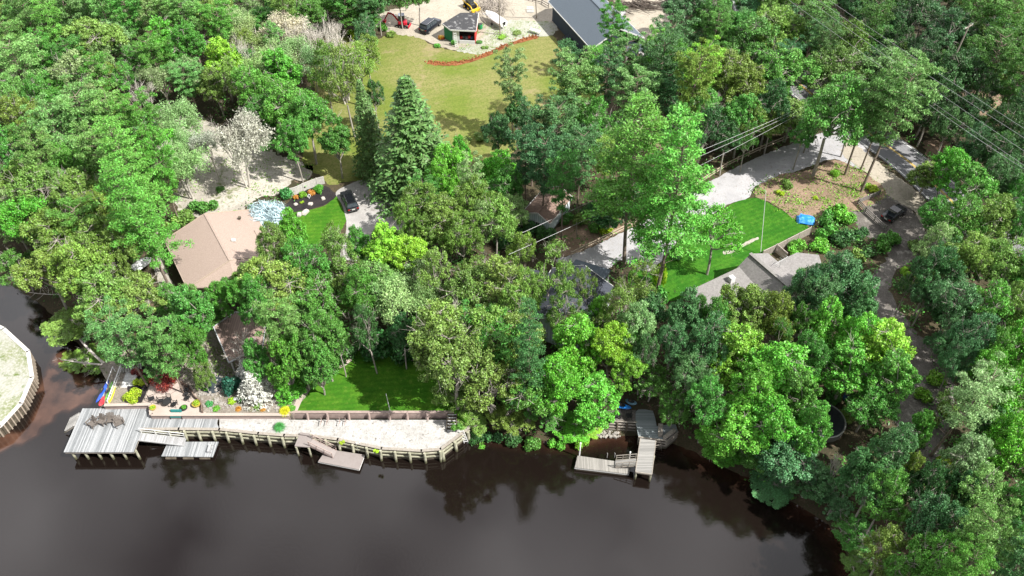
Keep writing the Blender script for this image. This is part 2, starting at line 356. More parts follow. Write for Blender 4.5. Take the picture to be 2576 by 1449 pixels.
P_LAWN = [(800, 120), (870, 92), (950, 97), (985, 84), (1050, 93), (1085, 112), (1150, 128), (1250, 125), (1330, 95), (1385, 90), (1412, 115), (1440, 155), (1500, 160), (1520, 240), (1420, 300), (1330, 340), (1240, 430), (1150, 450), (1000, 468), (960, 470), (885, 455), (830, 465), (800, 440), (760, 400), (790, 260)]
P_YARD = [(930, 42), (1050, 8), (1100, -10), (1180, -60), (1450, -60), (1420, 20), (1392, 60), (1338, 94), (1250, 124), (1160, 128), (1088, 110), (1045, 93), (985, 83), (945, 66)]
P_CLEAR = [(440, 300), (490, 280), (560, 330), (640, 345), (700, 390), (790, 420), (770, 450), (735, 455), (700, 490), (650, 500), (600, 535), (540, 545), (480, 545), (430, 500), (470, 420), (430, 340)]
P_PATCH = [(722, 532), (762, 530), (815, 518), (846, 494), (858, 515), (870, 545), (868, 562), (850, 590), (830, 608), (780, 615), (740, 600), (715, 565)]
P_MULCH = [(715, 520), (735, 500), (765, 478), (805, 470), (822, 468), (838, 482), (846, 492), (815, 516), (762, 529), (725, 534)]
P_CONC = [(845, 484), (882, 462), (915, 452), (962, 452), (992, 500), (1018, 540), (1010, 590), (950, 650), (860, 650), (868, 600), (871, 555), (860, 515)]
P_DRIVE = [(1400, 655), (1456, 636), (1565, 585), (1650, 540), (1750, 478), (1830, 432), (1900, 398), (2000, 358), (2075, 330), (2130, 300), (2170, 360), (2200, 420), (2160, 425), (2100, 400), (2030, 420), (1950, 452), (1900, 470), (1880, 500), (1835, 512), (1770, 558), (1712, 600), (1682, 634), (1655, 668), (1628, 682), (1600, 674), (1560, 655), (1510, 690), (1440, 690)]
P_SIDE = [(1882, 500), (1910, 499), (1945, 517), (2030, 568), (2022, 590), (1935, 643), (1850, 690), (1745, 745), (1640, 760), (1590, 730), (1580, 690), (1600, 676), (1632, 684), (1660, 668), (1686, 634), (1714, 602), (1775, 560), (1838, 514)]
P_LITTER = [(1905, 472), (1960, 440), (2040, 428), (2100, 402), (2160, 425), (2205, 455), (2230, 488), (2170, 525), (2090, 545), (2034, 568), (1945, 514), (1902, 494)]
P_SHOULDER = [(2130, 350), (2165, 372), (2230, 425), (2300, 475), (2330, 510), (2360, 600), (2318, 560), (2300, 530), (2240, 495), (2205, 455), (2160, 420), (2120, 390)]
P_PARK = [(2110, 505), (2170, 490), (2235, 478), (2290, 525), (2325, 560), (2320, 600), (2260, 605), (2190, 600), (2150, 560)]
P_LANE = [(2260, 595), (2320, 590), (2310, 640), (2260, 680), (2238, 720), (2255, 770), (2300, 830), (2340, 900), (2330, 980), (2290, 1100), (2300, 1180), (2260, 1180), (2250, 1080), (2260, 980), (2240, 880), (2185, 800), (2175, 740), (2195, 690), (2230, 650)]
P_DIRTSIDE = [(2325, 355), (2380, 358), (2430, 385), (2440, 430), (2400, 440), (2340, 400)]
P_LOWER = [(735, 1036), (1140, 1038), (1172, 1062), (1190, 1010), (1130, 900), (1060, 870), (960, 866), (895, 885), (880, 912), (830, 930), (790, 965), (768, 1000)]
P_GARDEN = [(262, 1018), (378, 1016), (380, 1042), (735, 1042), (768, 1000), (790, 965), (830, 930), (880, 910), (895, 885), (850, 850), (700, 830), (560, 830), (420, 840), (300, 870), (250, 925), (270, 960)]
P_TERR = [(552, 1049), (720, 1049), (728, 1056), (1128, 1056), (1180, 1062), (1176, 1076), (1108, 1128), (1060, 1133), (960, 1127), (850, 1104), (780, 1095), (715, 1094), (650, 1089), (552, 1079)]
e1, e2 = .01, .02
sheet('upper_lawn', P_LAWN, G + e1, m_lawn, .25, label='large dry mown lawn beside the dark house')
sheet('sandy_yard', P_YARD, G + e2, m_sandyard, .3, label='pale sandy yard where the machines stand')
sheet('thin_grass', [(1150, 126), (1200, 112), (1210, 90), (1240, 60), (1300, 50), (1400, 60), (1385, 90), (1330, 95), (1250, 126), (1200, 136)], G + .025, m_bankgrass, .3, label='patchy pale grass above the trench')
sheet('sandy_clearing', P_CLEAR, G + e1, m_pale, .35, label='pale sandy clearing behind the tan-roofed house')
sheet('front_lawn', P_PATCH, G + .016, m_green, .06, label='small bright front lawn beside the concrete drive')
sheet('mulch_bed', P_MULCH, G + e2, m_mulch, .08, label='black mulch bed in front of the picket fence')
sheet('concrete_drive', P_CONC, G + .03, m_conc, .03, label='pale concrete drive with the black car')
sheet('gravel_drive', P_DRIVE, G + e1, m_gravel, .12, label='white gravel drive along the rail fence')
sheet('side_lawn', P_SIDE, G + .016, m_greens, .05, label='bright green striped lawn beside the gravel drive')
sheet('leaf_litter', P_LITTER, G + .02, m_leaf_litter, .2, label='tan leaf covered ground under the tall pines')
sheet('road_shoulder', P_SHOULDER, G + .024, m_sandyard, .25, label='pale sandy shoulder of the road')
sheet('parking_spot', P_PARK, G + .016, m_dirt, .25, label='dirt parking spot of the hatchback')
sheet('dirt_lane', P_LANE, G + .012, m_dirt, .3, label='narrow dirt lane through the woods')
sheet('dirt_verge', P_DIRTSIDE, G + .02, m_leaf_litter, .3, label='bare earth across the road')
sheet('dirt_path', [(393, 560), (408, 640), (430, 700), (438, 730), (420, 735), (395, 700), (385, 640)], G + .012, m_pale, .15, label='pale path beside the tan-roofed house')
sheet('shed_path', [(1420, 560), (1500, 540), (1600, 560), (1560, 585), (1456, 636), (1400, 640), (1390, 600)], G + .006, m_leaf_litter, .25, label='brown leaf strewn ground behind the rail fence')
for nm, pts in (('clearing_dirt', [(1560, 380), (1640, 350), (1700, 330), (1760, 400), (1700, 420), (1600, 430)]), ('woodland_dirt', [(2420, 240), (2576, 230), (2600, 330), (2480, 330)])):
    sheet('dirt', pts, G + .006, m_leaf_litter, .4, label='bare brown earth between the trees')
sheet('back_yard', [(1540, -80), (1720, -80), (1680, 60), (1700, 110), (1650, 120), (1600, 90), (1560, 40)], G + .01, m_sandyard, .3, label='sandy ground behind the dark house')
sheet('moss_path', [(2240, 880), (2330, 850), (2400, 950), (2380, 1100), (2330, 1180), (2270, 1000)], G + .006, m_dirt, .3, label='shady bare ground under the right hand trees')
sheet('bare_patch', [(1818, 634), (1850, 622), (1900, 598), (1906, 602), (1870, 622), (1830, 640)], G + .03, m_pale, .12, label='worn bare streak in the side lawn')
# road: strip with lines
RC = [(2700, 760), (2550, 640), (2420, 530), (2303, 420), (2188, 336), (2112, 283), (2040, 235), (1960, 160), (1900, 60), (1860, -80)]
ribbon('road', RC, 7.0, G + .034, m_asph, label='narrow asphalt road curving through the woods')
m_yel = mat('yellow_paint', (.62, .42, .05), (.5, .34, .06), 4, .7); m_wht = mat('white_paint_line', (.75, .75, .73), (.6, .6, .58), 3, .7)
def offset_line(name, off, wd, m, lab):
    ps = [W(x, y, G + .04) for x, y in smooth_poly(RC, False, 8)]; mb = MB(); A, B = [], []
    for i, p in enumerate(ps):
        d = ps[min(i + 1, len(ps) - 1)] - ps[max(i - 1, 0)]; d.z = 0; d.normalize(); q = Vector((-d.y, d.x, 0))
        A.append(p + q * (off + wd / 2)); B.append(p + q * (off - wd / 2))
    n = len(ps); mb.add(A + B, [(i, n + i, n + i + 1, i + 1) for i in range(n - 1)]); tag(mb.build(name, m), lab, kind='structure')
offset_line('road_marking', .12, .13, m_yel, 'yellow centre line of the road')
offset_line('road_marking', -.12, .13, m_yel, 'yellow centre line of the road')
offset_line('road_marking', 3.1, .14, m_wht, 'white edge line of the road')
offset_line('road_marking', -3.1, .14, m_wht, 'white edge line of the road')
# trench of orange clay with raised rims
TR = [(1075, 157), (1110, 162), (1150, 160), (1195, 149), (1240, 130), (1285, 111), (1330, 97), (1352, 93)]
ribbon('trench', TR, 1.0, G + .045, m_clay, .35, 'freshly dug trench of orange clay in the lawn')
mb = MB()
for i in range(260):
    tt = random.random() * (len(TR) - 1); k = int(tt); f = tt - k; p = W(TR[k][0] * (1 - f) + TR[k + 1][0] * f, TR[k][1] * (1 - f) + TR[k + 1][1] * f, G)
    s = random.uniform(.1, .32); c = p + Vector((random.gauss(0, .25), random.gauss(.35, .3) + (.0), .05)); mb.box(c, (s, s, s * .7), random.random() * 3, random.random())
tag(mb.build('clay_clods', m_clay, at=W(*TR[0], G)), 'loose orange clay clods along the trench rim', kind='stuff')
# slabs with real sides at the waterfront
sheet('garden_terrace', P_GARDEN, G + .012, m_brush, 0, 3, 'gravelled garden terrace behind the deck', depth=2.6, smooth=False)
sheet('lower_lawn', P_LOWER, G + .016, m_green, 0, 3, 'mown lawn above the sand terrace', depth=2.4, smooth=False)
sheet('sand_terrace', P_TERR, 1.9, m_sand, 0, 3, 'white sand terrace behind the bulkhead', depth=2.6, smooth=False)
sheet('patio', [(360, 1012), (368, 995), (388, 945), (400, 925), (470, 960), (492, 990), (506, 1030), (512, 1040), (384, 1041), (382, 1014)], G + .022, m_patio, 0, 3, 'pink concrete patio with garden furniture')
sheet('mulch_strip', [(330, 1012), (356, 1012), (386, 945), (398, 920), (340, 915), (320, 960)], G + .02, m_mulch, .05, 3, 'dark planted bed beside the boardwalk')
sheet('lawn_edging', [(735, 1034), (748, 1034), (775, 975), (820, 942), (868, 920), (885, 905), (878, 902), (815, 932), (765, 968)], G + .03, m_patio, .05, 4, 'curved stone edging of the lower lawn')
sheet('kayak_bank', [(247, 1018), (296, 1018), (310, 960), (300, 930), (270, 960)], G - .5, m_pale, 0, 3, 'sloping sandy kayak landing', depth=2.2, smooth=False)
# island on the left
ISL = [(-260, 760), (-60, 795), (8, 828), (70, 885), (80, 950), (52, 1015), (0, 1072), (-120, 1120), (-300, 1160)]
sheet('sand_spit', ISL, 1.7, m_bankgrass, 0, 3, 'sandy grass point behind its bulkhead', depth=3, smooth=False)

# ------------------------------------------------------------ bulkheads
m_wood = mat('weathered_wood', (.34, .31, .27), (.24, .21, .18), 3, .85, bump=.3, stretch=(1, 1, 6))
m_pile = mat('grey_pile_wood', (.42, .39, .31), (.24, .23, .17), 2.5, .9, bump=.4, col3=(.33, .33, .24))
m_taupe = mat('taupe_timber', (.36, .28, .25), (.28, .215, .195), 2, .8, bump=.15)
m_darkw = mat('dark_wet_wood', (.12, .10, .075), (.06, .05, .035), 2, .8, bump=.3)
for m_, c_ in ((m_wood, (.07, .065, .045, 1)), (m_pile, (.075, .075, .04, 1))):      # algae and damp up to the tide mark
    t = m_.node_tree; b = t.nodes['Principled BSDF']; src = b.inputs['Base Color'].links[0].from_socket; g_ = t.nodes.new('ShaderNodeNewGeometry'); s_ = t.nodes.new('ShaderNodeSeparateXYZ'); r_ = t.nodes.new('ShaderNodeMapRange'); x_ = t.nodes.new('ShaderNodeMix'); x_.data_type = 'RGBA'
    t.links.new(g_.outputs['Position'], s_.inputs[0]); t.links.new(s_.outputs[2], r_.inputs[0]); r_.inputs['From Min'].default_value = .25; r_.inputs['From Max'].default_value = .75; t.links.new(r_.outputs[0], x_.inputs[0]); x_.inputs[6].default_value = c_; t.links.new(src, x_.inputs[7]); t.links.new(x_.outputs[2], b.inputs['Base Color'])
def line_pts(pts, z, step):
    ps = [W(x, y, z) for x, y in pts]; out = []; acc = 0
    for a, b in zip(ps, ps[1:]):
        d = (b - a).length
        while acc < d: out.append((a.lerp(b, acc / d), (b - a).normalized())); acc += step
        acc -= d
    return out
def bulkhead(name, label, pts, z, step, out=1, r=.16, cap_m=None, top_h=.25, lean=.25):
    root = thing(name, label, 'bulkhead', W(*pts[0], 0))
    ps = [W(x, y, z) for x, y in pts]
    mb = MB(); cp = MB(); wl = MB()
    for a, b in zip(ps, ps[1:]):
        d = (b - a).normalized(); q = Vector((d.y, -d.x, 0)) * out
        mb.beam(a + Vector((0, 0, -1.5)) + q * .05 - d * .02, b + Vector((0, 0, -1.5)) + q * .05 + d * .02, .12, 2.9)
        cp.beam(a + Vector((0, 0, .03)) + q * .06 - d * .1, b + Vector((0, 0, .03)) + q * .06 + d * .1, .36, .08)
        for zz in (-.45, -1.15): wl.beam(a + Vector((0, 0, zz)) + q * .2 - d * .05, b + Vector((0, 0, zz)) + q * .2 + d * .05, .14, .2)
    mb.build('panel', m_darkw, root); cp.build('cap', cap_m or m_wood, root); wl.build('wale', m_pile, root)
    for p, d in line_pts(pts, z, step):
        q = Vector((d.y, -d.x, 0)) * out; t = MB(); a = p + q * .36 + Vector((0, 0, top_h - .3)); bb = p + q * (.36 + lean) + Vector((0, 0, -z - 1.2))
        jt = random.uniform(-.08, .08); t.tube(bb, a + Vector((jt, 0, jt)), r * 1.05, r, 9); t.build('pile', m_pile, root, smooth=False)
    return root
bulkhead('bulkhead', 'grey timber bulkhead with round piles along the white sand terrace', [(355, 1079), (450, 1078), (552, 1079), (650, 1089), (715, 1094), (780, 1095), (850, 1104), (960, 1127), (1060, 1133), (1108, 1129)], 1.9, 1.75)
bulkhead('bulkhead', 'short angled timber bulkhead with heavy piles at the right end of the sand terrace', [(1108, 1129), (1178, 1076)], 1.9, 2.0, r=.2)
# island bulkhead: close-set vertical sheet battens
root = thing('bulkhead', 'pale batten bulkhead around the sandy point at the left edge', 'bulkhead', W(8, 828, 0))
IB = [W(x, y, 1.72) for x, y in [(-60, 795), (8, 828), (70, 885), (80, 950), (52, 1015), (0, 1072), (-120, 1120), (-300, 1160)]]
mb = MB(); cp = MB(); bt = MB()
for a, b in zip(IB, IB[1:]):
    d = (b - a).normalized(); q = Vector((d.y, -d.x, 0)) * -1
    mb.beam(a + Vector((0, 0, -1.3)) + q * .05, b + Vector((0, 0, -1.3)) + q * .05, .1, 2.5)
    cp.beam(a + Vector((0, 0, .05)) + q * .05 - d * .1, b + Vector((0, 0, .05)) + q * .05 + d * .1, .5, .1)
    n = int((b - a).length / .55)
    for i in range(n):
        p = a.lerp(b, (i + .5) / n) + q * .18; bt.beam(p + Vector((0, 0, -2.5)), p + Vector((0, 0, -.05)), .24, .16, up=(d.x, d.y, 0))
m_batt = mat('pale_batten_wood', (.36, .30, .24), (.24, .20, .16), 3, .85)
mb.build('panel', m_darkw, root); cp.build('cap', mat('bleached_cap_wood', (.62, .60, .57), (.5, .48, .45), 3, .85), root); bt.build('batten', m_batt, root)
# upper retaining walls
root = thing('retaining_wall', 'taupe timber retaining wall with stub posts between lower lawn and sand', 'retaining wall', W(728, 1050, 1.9))
a, b = W(728, 1037, G + .1), W(1140, 1039, G + .1); b.y = a.y
mb = MB(); mb.beam(a + Vector((0, -.06, -.55)), b + Vector((0, -.06, -.55)), .14, 1.2); mb.build('panel', m_taupe, root)
mb = MB(); mb.beam(a + Vector((-.1, -.02, .08)), b + Vector((.1, -.02, .08)), .34, .09); mb.build('cap', m_taupe, root)
for px in (774, 824, 878, 929, 980, 1025, 1075):
    p = W(px, 1041, G); t = MB(); q = Vector((p.x, a.y - .3, 0)); t.tube(q + Vector((0, -.25, 1.7)), q + Vector((0, 0, G + .2)), .15, .14, 8); t.build('post', m_taupe, root)
root = thing('retaining_wall', 'low pink ledge wall of the patio above the boardwalk', 'retaining wall', W(250, 1020, 1.9))
mb = MB()
for pts in ([(262, 1019), (377, 1017)], [(377, 1017), (379, 1043)], [(379, 1043), (728, 1043)]):
    a, b = W(*pts[0], G), W(*pts[1], G); d = (b - a).normalized(); q = Vector((d.y, -d.x, 0))
    mb.beam(a + Vector((0, 0, -.38)) + q * .07, b + Vector((0, 0, -.38)) + q * .07, .12, .9)
mb.build('panel', m_taupe, root)
cp = MB()
for pts in ([(262, 1019), (379, 1017)], [(378, 1019), (380, 1043)], [(381, 1043), (728, 1043)]):
    a, b = W(*pts[0], G + .12), W(*pts[1], G + .12); cp.beam(a, b, .4, .09)
cp.build('cap', m_patio, root)

# ============================================================ BUILDINGS
def shingles(name, c1, c2, sc=8, bump=.4): return mat(name, c1, c2, sc, .9, bump=bump, bscale=14, lo=.3, hi=.7)
m_tan = shingles('tan_shingles', (.37, .29, .245), (.25, .19, .16)); m_dark = shingles('slate_shingles', (.10, .125, .15), (.075, .09, .11))
m_grey = shingles('grey_shingles', (.26, .245, .24), (.17, .16, .155), 3); m_brown = shingles('brown_shingles', (.26, .18, .14), (.15, .10, .085), 2)
m_blue = shingles('bluegrey_shingles', (.06, .066, .085), (.035, .04, .052), 4); m_wsroof = mat('flat_felt_roof', (.045, .045, .048), (.22, .22, .22), 1.1, .9, lo=.55, hi=.66)
m_trim = mat('white_trim', (.62, .62, .61), (.54, .54, .53), 4, .6); m_navy = mat_planks('navy_siding', [(.018, .03, .045), (.03, .045, .062)], .2, 'x', .7)
m_lt = mat_planks('pale_blue_siding', [(.52, .60, .66), (.62, .68, .72)], .18, 'x'); m_cream = mat('tan_siding', (.42, .34, .27), (.36, .29, .23), 3)
m_greyw = mat('grey_siding', (.22, .21, .20), (.17, .16, .15), 3); m_win = mat('window_glass', (.03, .04, .05), (.06, .07, .08), 2, .08, .6)
def quadface(mb, pts, th=.14):
    """a sloped slab: its top outline plus real thickness"""
    n = len(pts); t = [Vector(p) for p in pts]; bt = [p - Vector((0, 0, th)) for p in t]
    mb.add(t + bt, [tuple(range(n)), tuple(range(n, 2 * n))[::-1]] + [(i, (i + 1) % n, n + (i + 1) % n, n + i) for i in range(n)])
class Hs:
    """gabled house in its own axes: u along the ridge, v across"""
    def __init__(s, name, label, A, B, wl, wr, ze, zr, mroof, mwall, over=.45, ridge_off=0, cat='house', gable_trim=None, z0=G, group=None):
        s.A = Vector((A[0], A[1], 0)); s.B = Vector((B[0], B[1], 0)); s.u = (s.B - s.A).normalized(); s.v = Vector((s.u.y, -s.u.x, 0)); s.L = (s.B - s.A).length
        s.wl, s.wr, s.ze, s.zr = wl, wr, ze, zr
        s.root = thing(name, label, cat, (s.A + s.B) / 2 + Vector((0, 0, z0)), group=group)
        P = s.P
        wb = MB(); o = over
        sl = (zr - ze) / wl; sr = (zr - ze) / wr
        for un in (0,):
            f = [P(o, -wl + o, z0 - .3), P(s.L - o, -wl + o, z0 - .3), P(s.L - o, wr - o, z0 - .3), P(o, wr - o, z0 - .3)]
            g = [P(o, -wl + o, ze + sl * o - .16), P(s.L - o, -wl + o, ze + sl * o - .16), P(s.L - o, wr - o, ze + sr * o - .16), P(o, wr - o, ze + sr * o - .16)]
            r1, r2 = P(o, 0, zr - .16), P(s.L - o, 0, zr - .16)
            wb.add(f + g + [r1, r2], [(0, 1, 2, 3), (0, 1, 5, 4), (2, 3, 7, 6), (1, 2, 6, 9, 5), (3, 0, 4, 8, 7), (4, 5, 9, 8), (6, 7, 8, 9)])
        s.wall = wb.build('wall', mwall, s.root)
        rb = MB()
        for side, wv in ((-1, wl), (1, wr)):
            quadface(rb, [P(0, 0, zr), P(s.L, 0, zr), P(s.L, side * wv, ze), P(0, side * wv, ze)])
        s.roof = rb.build('roof', mroof, s.root)
        rc = MB(); rc.beam(P(-.02, 0, zr + .03), P(s.L + .02, 0, zr + .03), .28, .07); rc.build('ridge_cap', mroof, s.roof)
        if gable_trim:
            tb = MB()
            for uu in (-.03, s.L + .03):
                tb.beam(P(uu, 0, zr - .05), P(uu, -wl, ze - .05), .06, .26); tb.beam(P(uu, 0, zr - .05), P(uu, wr, ze - .05), .06, .26)
            for vv in (-wl - .04, wr + .04): tb.beam(P(0, vv, ze - .08), P(s.L, vv, ze - .08), .07, .2)
            tb.build('trim', gable_trim, s.roof)
    def P(s, u, v, z): return s.A + s.u * u + s.v * v + Vector((0, 0, z))
    def window(s, side, u, z, ww, hh, name='window', m=None, over=.45, panes=2):
        """side -1/+1: long walls, 0/2: gable ends (u is then v)"""
        if side in (-1, 1):
            v = side * ((s.wl if side < 0 else s.wr) - over); c = s.P(u, v, z); n = s.v * side; d = s.u
        else:
            uu = over if side == 0 else s.L - over; c = s.P(uu, u, z); n = s.u * (-1 if side == 0 else 1); d = s.v
        f = MB(); up = Vector((0, 0, 1)); c = c + n * .03
        for sg in (-1, 1):
            f.beam(c + d * sg * ww / 2 - up * hh / 2, c + d * sg * ww / 2 + up * hh / 2, .1, .08, up=n)
            f.beam(c - d * ww / 2 + up * sg * hh / 2, c + d * ww / 2 + up * sg * hh / 2, .08, .1)
        for k in range(1, panes): q = c + d * (-ww / 2 + ww * k / panes); f.beam(q - up * hh / 2, q + up * hh / 2, .06, .05, up=n)
        o = f.build(name, m_trim, s.root)
        g = MB(); g.beam(c - d * (ww / 2 - .03) - n * .01, c + d * (ww / 2 - .03) - n * .01, .03, hh - .06); g.build('pane', m or m_win, o)
        return o
def pipe(parent, p, h=.5, r=.09, m=None, name='vent_pipe'):
    t = MB(); t.tube(p, p + Vector((0, 0, h)), r, r, 8); return t.build(name, m or m_darkw, parent)

# tan-roofed house
pr1, pr2 = W(515, 538, 7.6), W(578, 655, 7.6)
h = Hs('house', 'single storey house with wide tan shingle roof beside the sandy clearing', pr1, pr2, 6.6, 6.4, 5.5, 7.6, m_tan, m_cream, gable_trim=m_cream)
# front wing step and rear hip sit against the left slope
P = h.P
st = MB(); quadface(st, [P(5.2, -5.2, 6.06), P(h.L + .6, -5.2, 6.06), P(h.L + .6, -7.9, 5.2), P(5.2, -7.9, 5.2)]); st.build('roof_step', m_tan, h.roof)
st = MB(); quadface(st, [P(h.L - .05, 0, 7.62), P(h.L - .05, -6.6, 5.52), P(h.L + 2.2, -6.3, 5.1)]); quadface(st, [P(h.L - .05, 0, 7.62), P(h.L + 2.2, -6.3, 5.1), P(h.L + 2.9, .5, 5.3), P(h.L - .05, 6.3, 5.5)]); st.build('hip_slope', m_tan, h.roof)
st = MB(); st.beam(P(h.L + .2, -1, G + 1.3), P(h.L + 1.9, -1, G + 1.3), 9.6, 2.6); st.build('end_wall', m_cream, h.root)
v = MB(); v.box(P(2.2, -4.2, 6.62), (.35, .35, .35)); v.build('roof_vent', m_darkw, h.roof)
v = MB(); v.box(P(7.2, -1.8, 7.25), (.5, .4, .3)); v.build('roof_vent', m_trim, h.roof)
for u in (2.5, 7.5): h.window(-1, u, G + 1.5, 1.2, 1.1)
# white chimney box at the near left corner of it
c = thing('chimney', 'white square chimney with black flue at the front corner of the tan-roofed house', 'chimney', P(h.L + 1.7, -5.6, G))
t = MB(); q = P(h.L + 2.0, -5.4, 0); t.box((q.x, q.y, G + 1.7), (1.0, 1.0, 3.6), .3); t.build('stack', m_trim, c, bevel=.03)
t = MB(); t.tube((q.x, q.y, G + 3.5), (q.x, q.y, G + 3.75), .3, .3, 12); t.build('flue', mat('black_metal', (.02, .02, .022), (.03, .03, .03), 3, .5), c)
m_black = MATS['black_metal']

# dark navy house at the top
h = Hs('house', 'dark navy house with slate roof and white fascia at the top edge', W(1445, -45, 9.6), W(1560, 72, 9.6), 5.4, 5.6, 6.6, 9.6, m_dark, m_navy, over=.7, gable_trim=m_trim)
L0 = h.L
for u in (L0 - 13.2, L0 - 12.2, L0 - 11.2, L0 - 10.2): h.window(-1, u, G + 1.9, .8, 2.3, over=.7, panes=1)
h.window(-1, L0 - 6.2, G + 2.3, 1.3, .5, over=.7)
h.window(-1, L0 - 2.4, G + 1.9, .9, 1.9, over=.7); h.window(-1, L0 - 1.3, G + 1.9, .7, 1.9, over=.7, panes=1)
h.window(2, 1.8, G + 1.9, 1.1, 1.5, over=.7); h.window(2, 4.0, G + 1.9, .9, 1.5, over=.7); h.window(2, -2.5, G + 1.9, 1.4, 1.4, over=.7)
t = MB(); quadface(t, [h.P(L0 + .1, -5.3, G + 3.2), h.P(L0 + .1, -.6, G + 3.2), h.P(L0 + 1.9, -.8, G + 2.7), h.P(L0 + 1.9, -5.4, G + 2.7)]); t.build('porch_roof', m_dark, h.root)
for vv in (-5.2, -1.0): t = MB(); q = h.P(L0 + 1.8, vv, 0); t.beam((q.x, q.y, G), (q.x, q.y, G + 2.7), .14, .14); t.build('porch_post', m_trim, h.root)
pipe(h.roof, h.P(L0 - 6.5, -2.5, 8.0), .5, .1)
navy = h
# terrace of that house
tp = [h.P(L0 - 15, -5.2, 0), h.P(L0 - 15, -8.0, 0), h.P(L0 + .5, -8.6, 0), h.P(L0 + 1.5, -5.4, 0)]
mb = MB(); mb.prism([(p.x, p.y) for p in tp], G - .2, G + .12); tag(mb.build('terrace', m_conc), 'grey concrete terrace along the navy house', kind='structure')
mb = MB(); mb.prism([tuple((h.P(L0 - 15, -8.0, 0))[:2]), tuple((h.P(L0 - 15, -4.7, 0))[:2]), tuple((h.P(L0 - 17, -4.7, 0))[:2]), tuple((h.P(L0 - 18.5, -9.8, 0))[:2]), tuple((h.P(L0 - 16, -10.2, 0))[:2])], G - .2, G + .5)
tag(mb.build('concrete_ramp', m_gravel), 'pale raised concrete platform at the far end of the terrace', kind='structure')

# workshop with open front
root = thing('workshop', 'open fronted workshop with patchy felt roof, green side wall and red trim', 'workshop', W(1150, 100, G))
RZ = G + 3.0
c1, c2, c3, c4, c5 = W(1158, 32, RZ + .5), W(1203, 32, RZ + .5), W(1197, 77, RZ), W(1133, 74, RZ), W(1113, 59, RZ + .15)
rb = MB(); quadface(rb, [c1, c2, c3, c4, c5], .16); rf = rb.build('roof', m_wsroof, root)
rt = MB(); rt.beam(c4 + Vector((0, -.08, -.1)), c3 + Vector((0, -.08, -.1)), .06, .28); rt.beam(c5 + Vector((-.08, -.04, -.1)), c4 + Vector((-.08, -.04, -.1)), .06, .28); rt.beam(c2 + Vector((.08, 0, -.1)), c3 + Vector((.08, 0, -.1)), .06, .28); rt.build('fascia', m_trim, rf)
m_gw = mat_planks('green_boards', [(.02, .16, .07), (.035, .22, .10)], .3, 'y'); m_rw = mat_planks('red_boards', [(.42, .03, .025), (.5, .05, .04)], .2, 'y')
def dn(p, z=G - .2): return Vector((p.x, p.y, z))
def wallq(name, a, b, za, zb, m, th=.15):
    t = MB(); a = Vector((a.x, a.y, 0)); b = Vector((b.x, b.y, 0)); d = (b - a).normalized(); q = Vector((-d.y, d.x, 0)) * th / 2
    t.add([a - q + Vector((0, 0, G - .2)), b - q + Vector((0, 0, G - .2)), b - q + Vector((0, 0, zb)), a - q + Vector((0, 0, za)), a + q + Vector((0, 0, G - .2)), b + q + Vector((0, 0, G - .2)), b + q + Vector((0, 0, zb)), a + q + Vector((0, 0, za))],
          [(0, 1, 2, 3), (7, 6, 5, 4), (0, 4, 5, 1), (1, 5, 6, 2), (2, 6, 7, 3), (3, 7, 4, 0)]); return t.build(name, m, root)
i1, i2, i3, i4, i5 = c1 + Vector((.3, -.3, 0)), c2 + Vector((-.3, -.3, 0)), c3 + Vector((-.25, .3, 0)), c4 + Vector((.35, .3, 0)), c5 + Vector((.3, -.1, 0))
wallq('side_wall', i5, i4, RZ - .05, RZ - .2, m_gw); wallq('side_wall', i2, i3, RZ + .3, RZ - .2, m_rw); wallq('back_wall', i1, i2, RZ + .3, RZ + .3, m_rw); wallq('back_wall', i1, i5, RZ + .3, RZ - .05, m_gw)
wallq('front_panel', i4, i4.lerp(i3, .3), RZ - .2, RZ - .2, m_trim)
wallq('bench_front', i4.lerp(i3, .3) + Vector((0, -.1, 0)), i3 + Vector((0, -.1, 0)), G + .7, G + .7, m_trim)
for k, (dx, dz, cc) in enumerate([(.38, .9, (.6, .03, .03)), (.5, 1.0, (.1, .1, .1)), (.62, .8, (.3, .3, .32)), (.75, 1.1, (.5, .04, .04)), (.86, .9, (.05, .1, .2))]):
    p = i4.lerp(i3, dx) + Vector((0, .7, 0)); t = MB(); t.box((p.x, p.y, G + dz), (.5, .5, .45), k); tag(t.build('tool_box', mat('tool_colour_%d' % k, cc), at=(p.x, p.y, G + dz)), ['red tool case leftmost on the workshop bench', 'black machine second on the workshop bench', 'grey tool chest in the middle of the workshop bench', 'dark red crate right of the grey chest in the workshop', 'navy crate rightmost on the workshop bench'][k], 'tool box')

# small pale blue shed with brown roof
h = Hs('shed', 'small pale blue shed with mossy brown gable roof above the gravel drive', W(1410, 470, 6.2), W(1352, 536, 6.2), 2.1, 2.7, 5.0, 6.2, m_brown, m_lt, over=.25, cat='shed', gable_trim=m_trim)
h.window(-1, 2.2, G + 1.3, .8, .8, over=.25); h.window(2, 0, G + 1.2, .8, .9, over=.25)

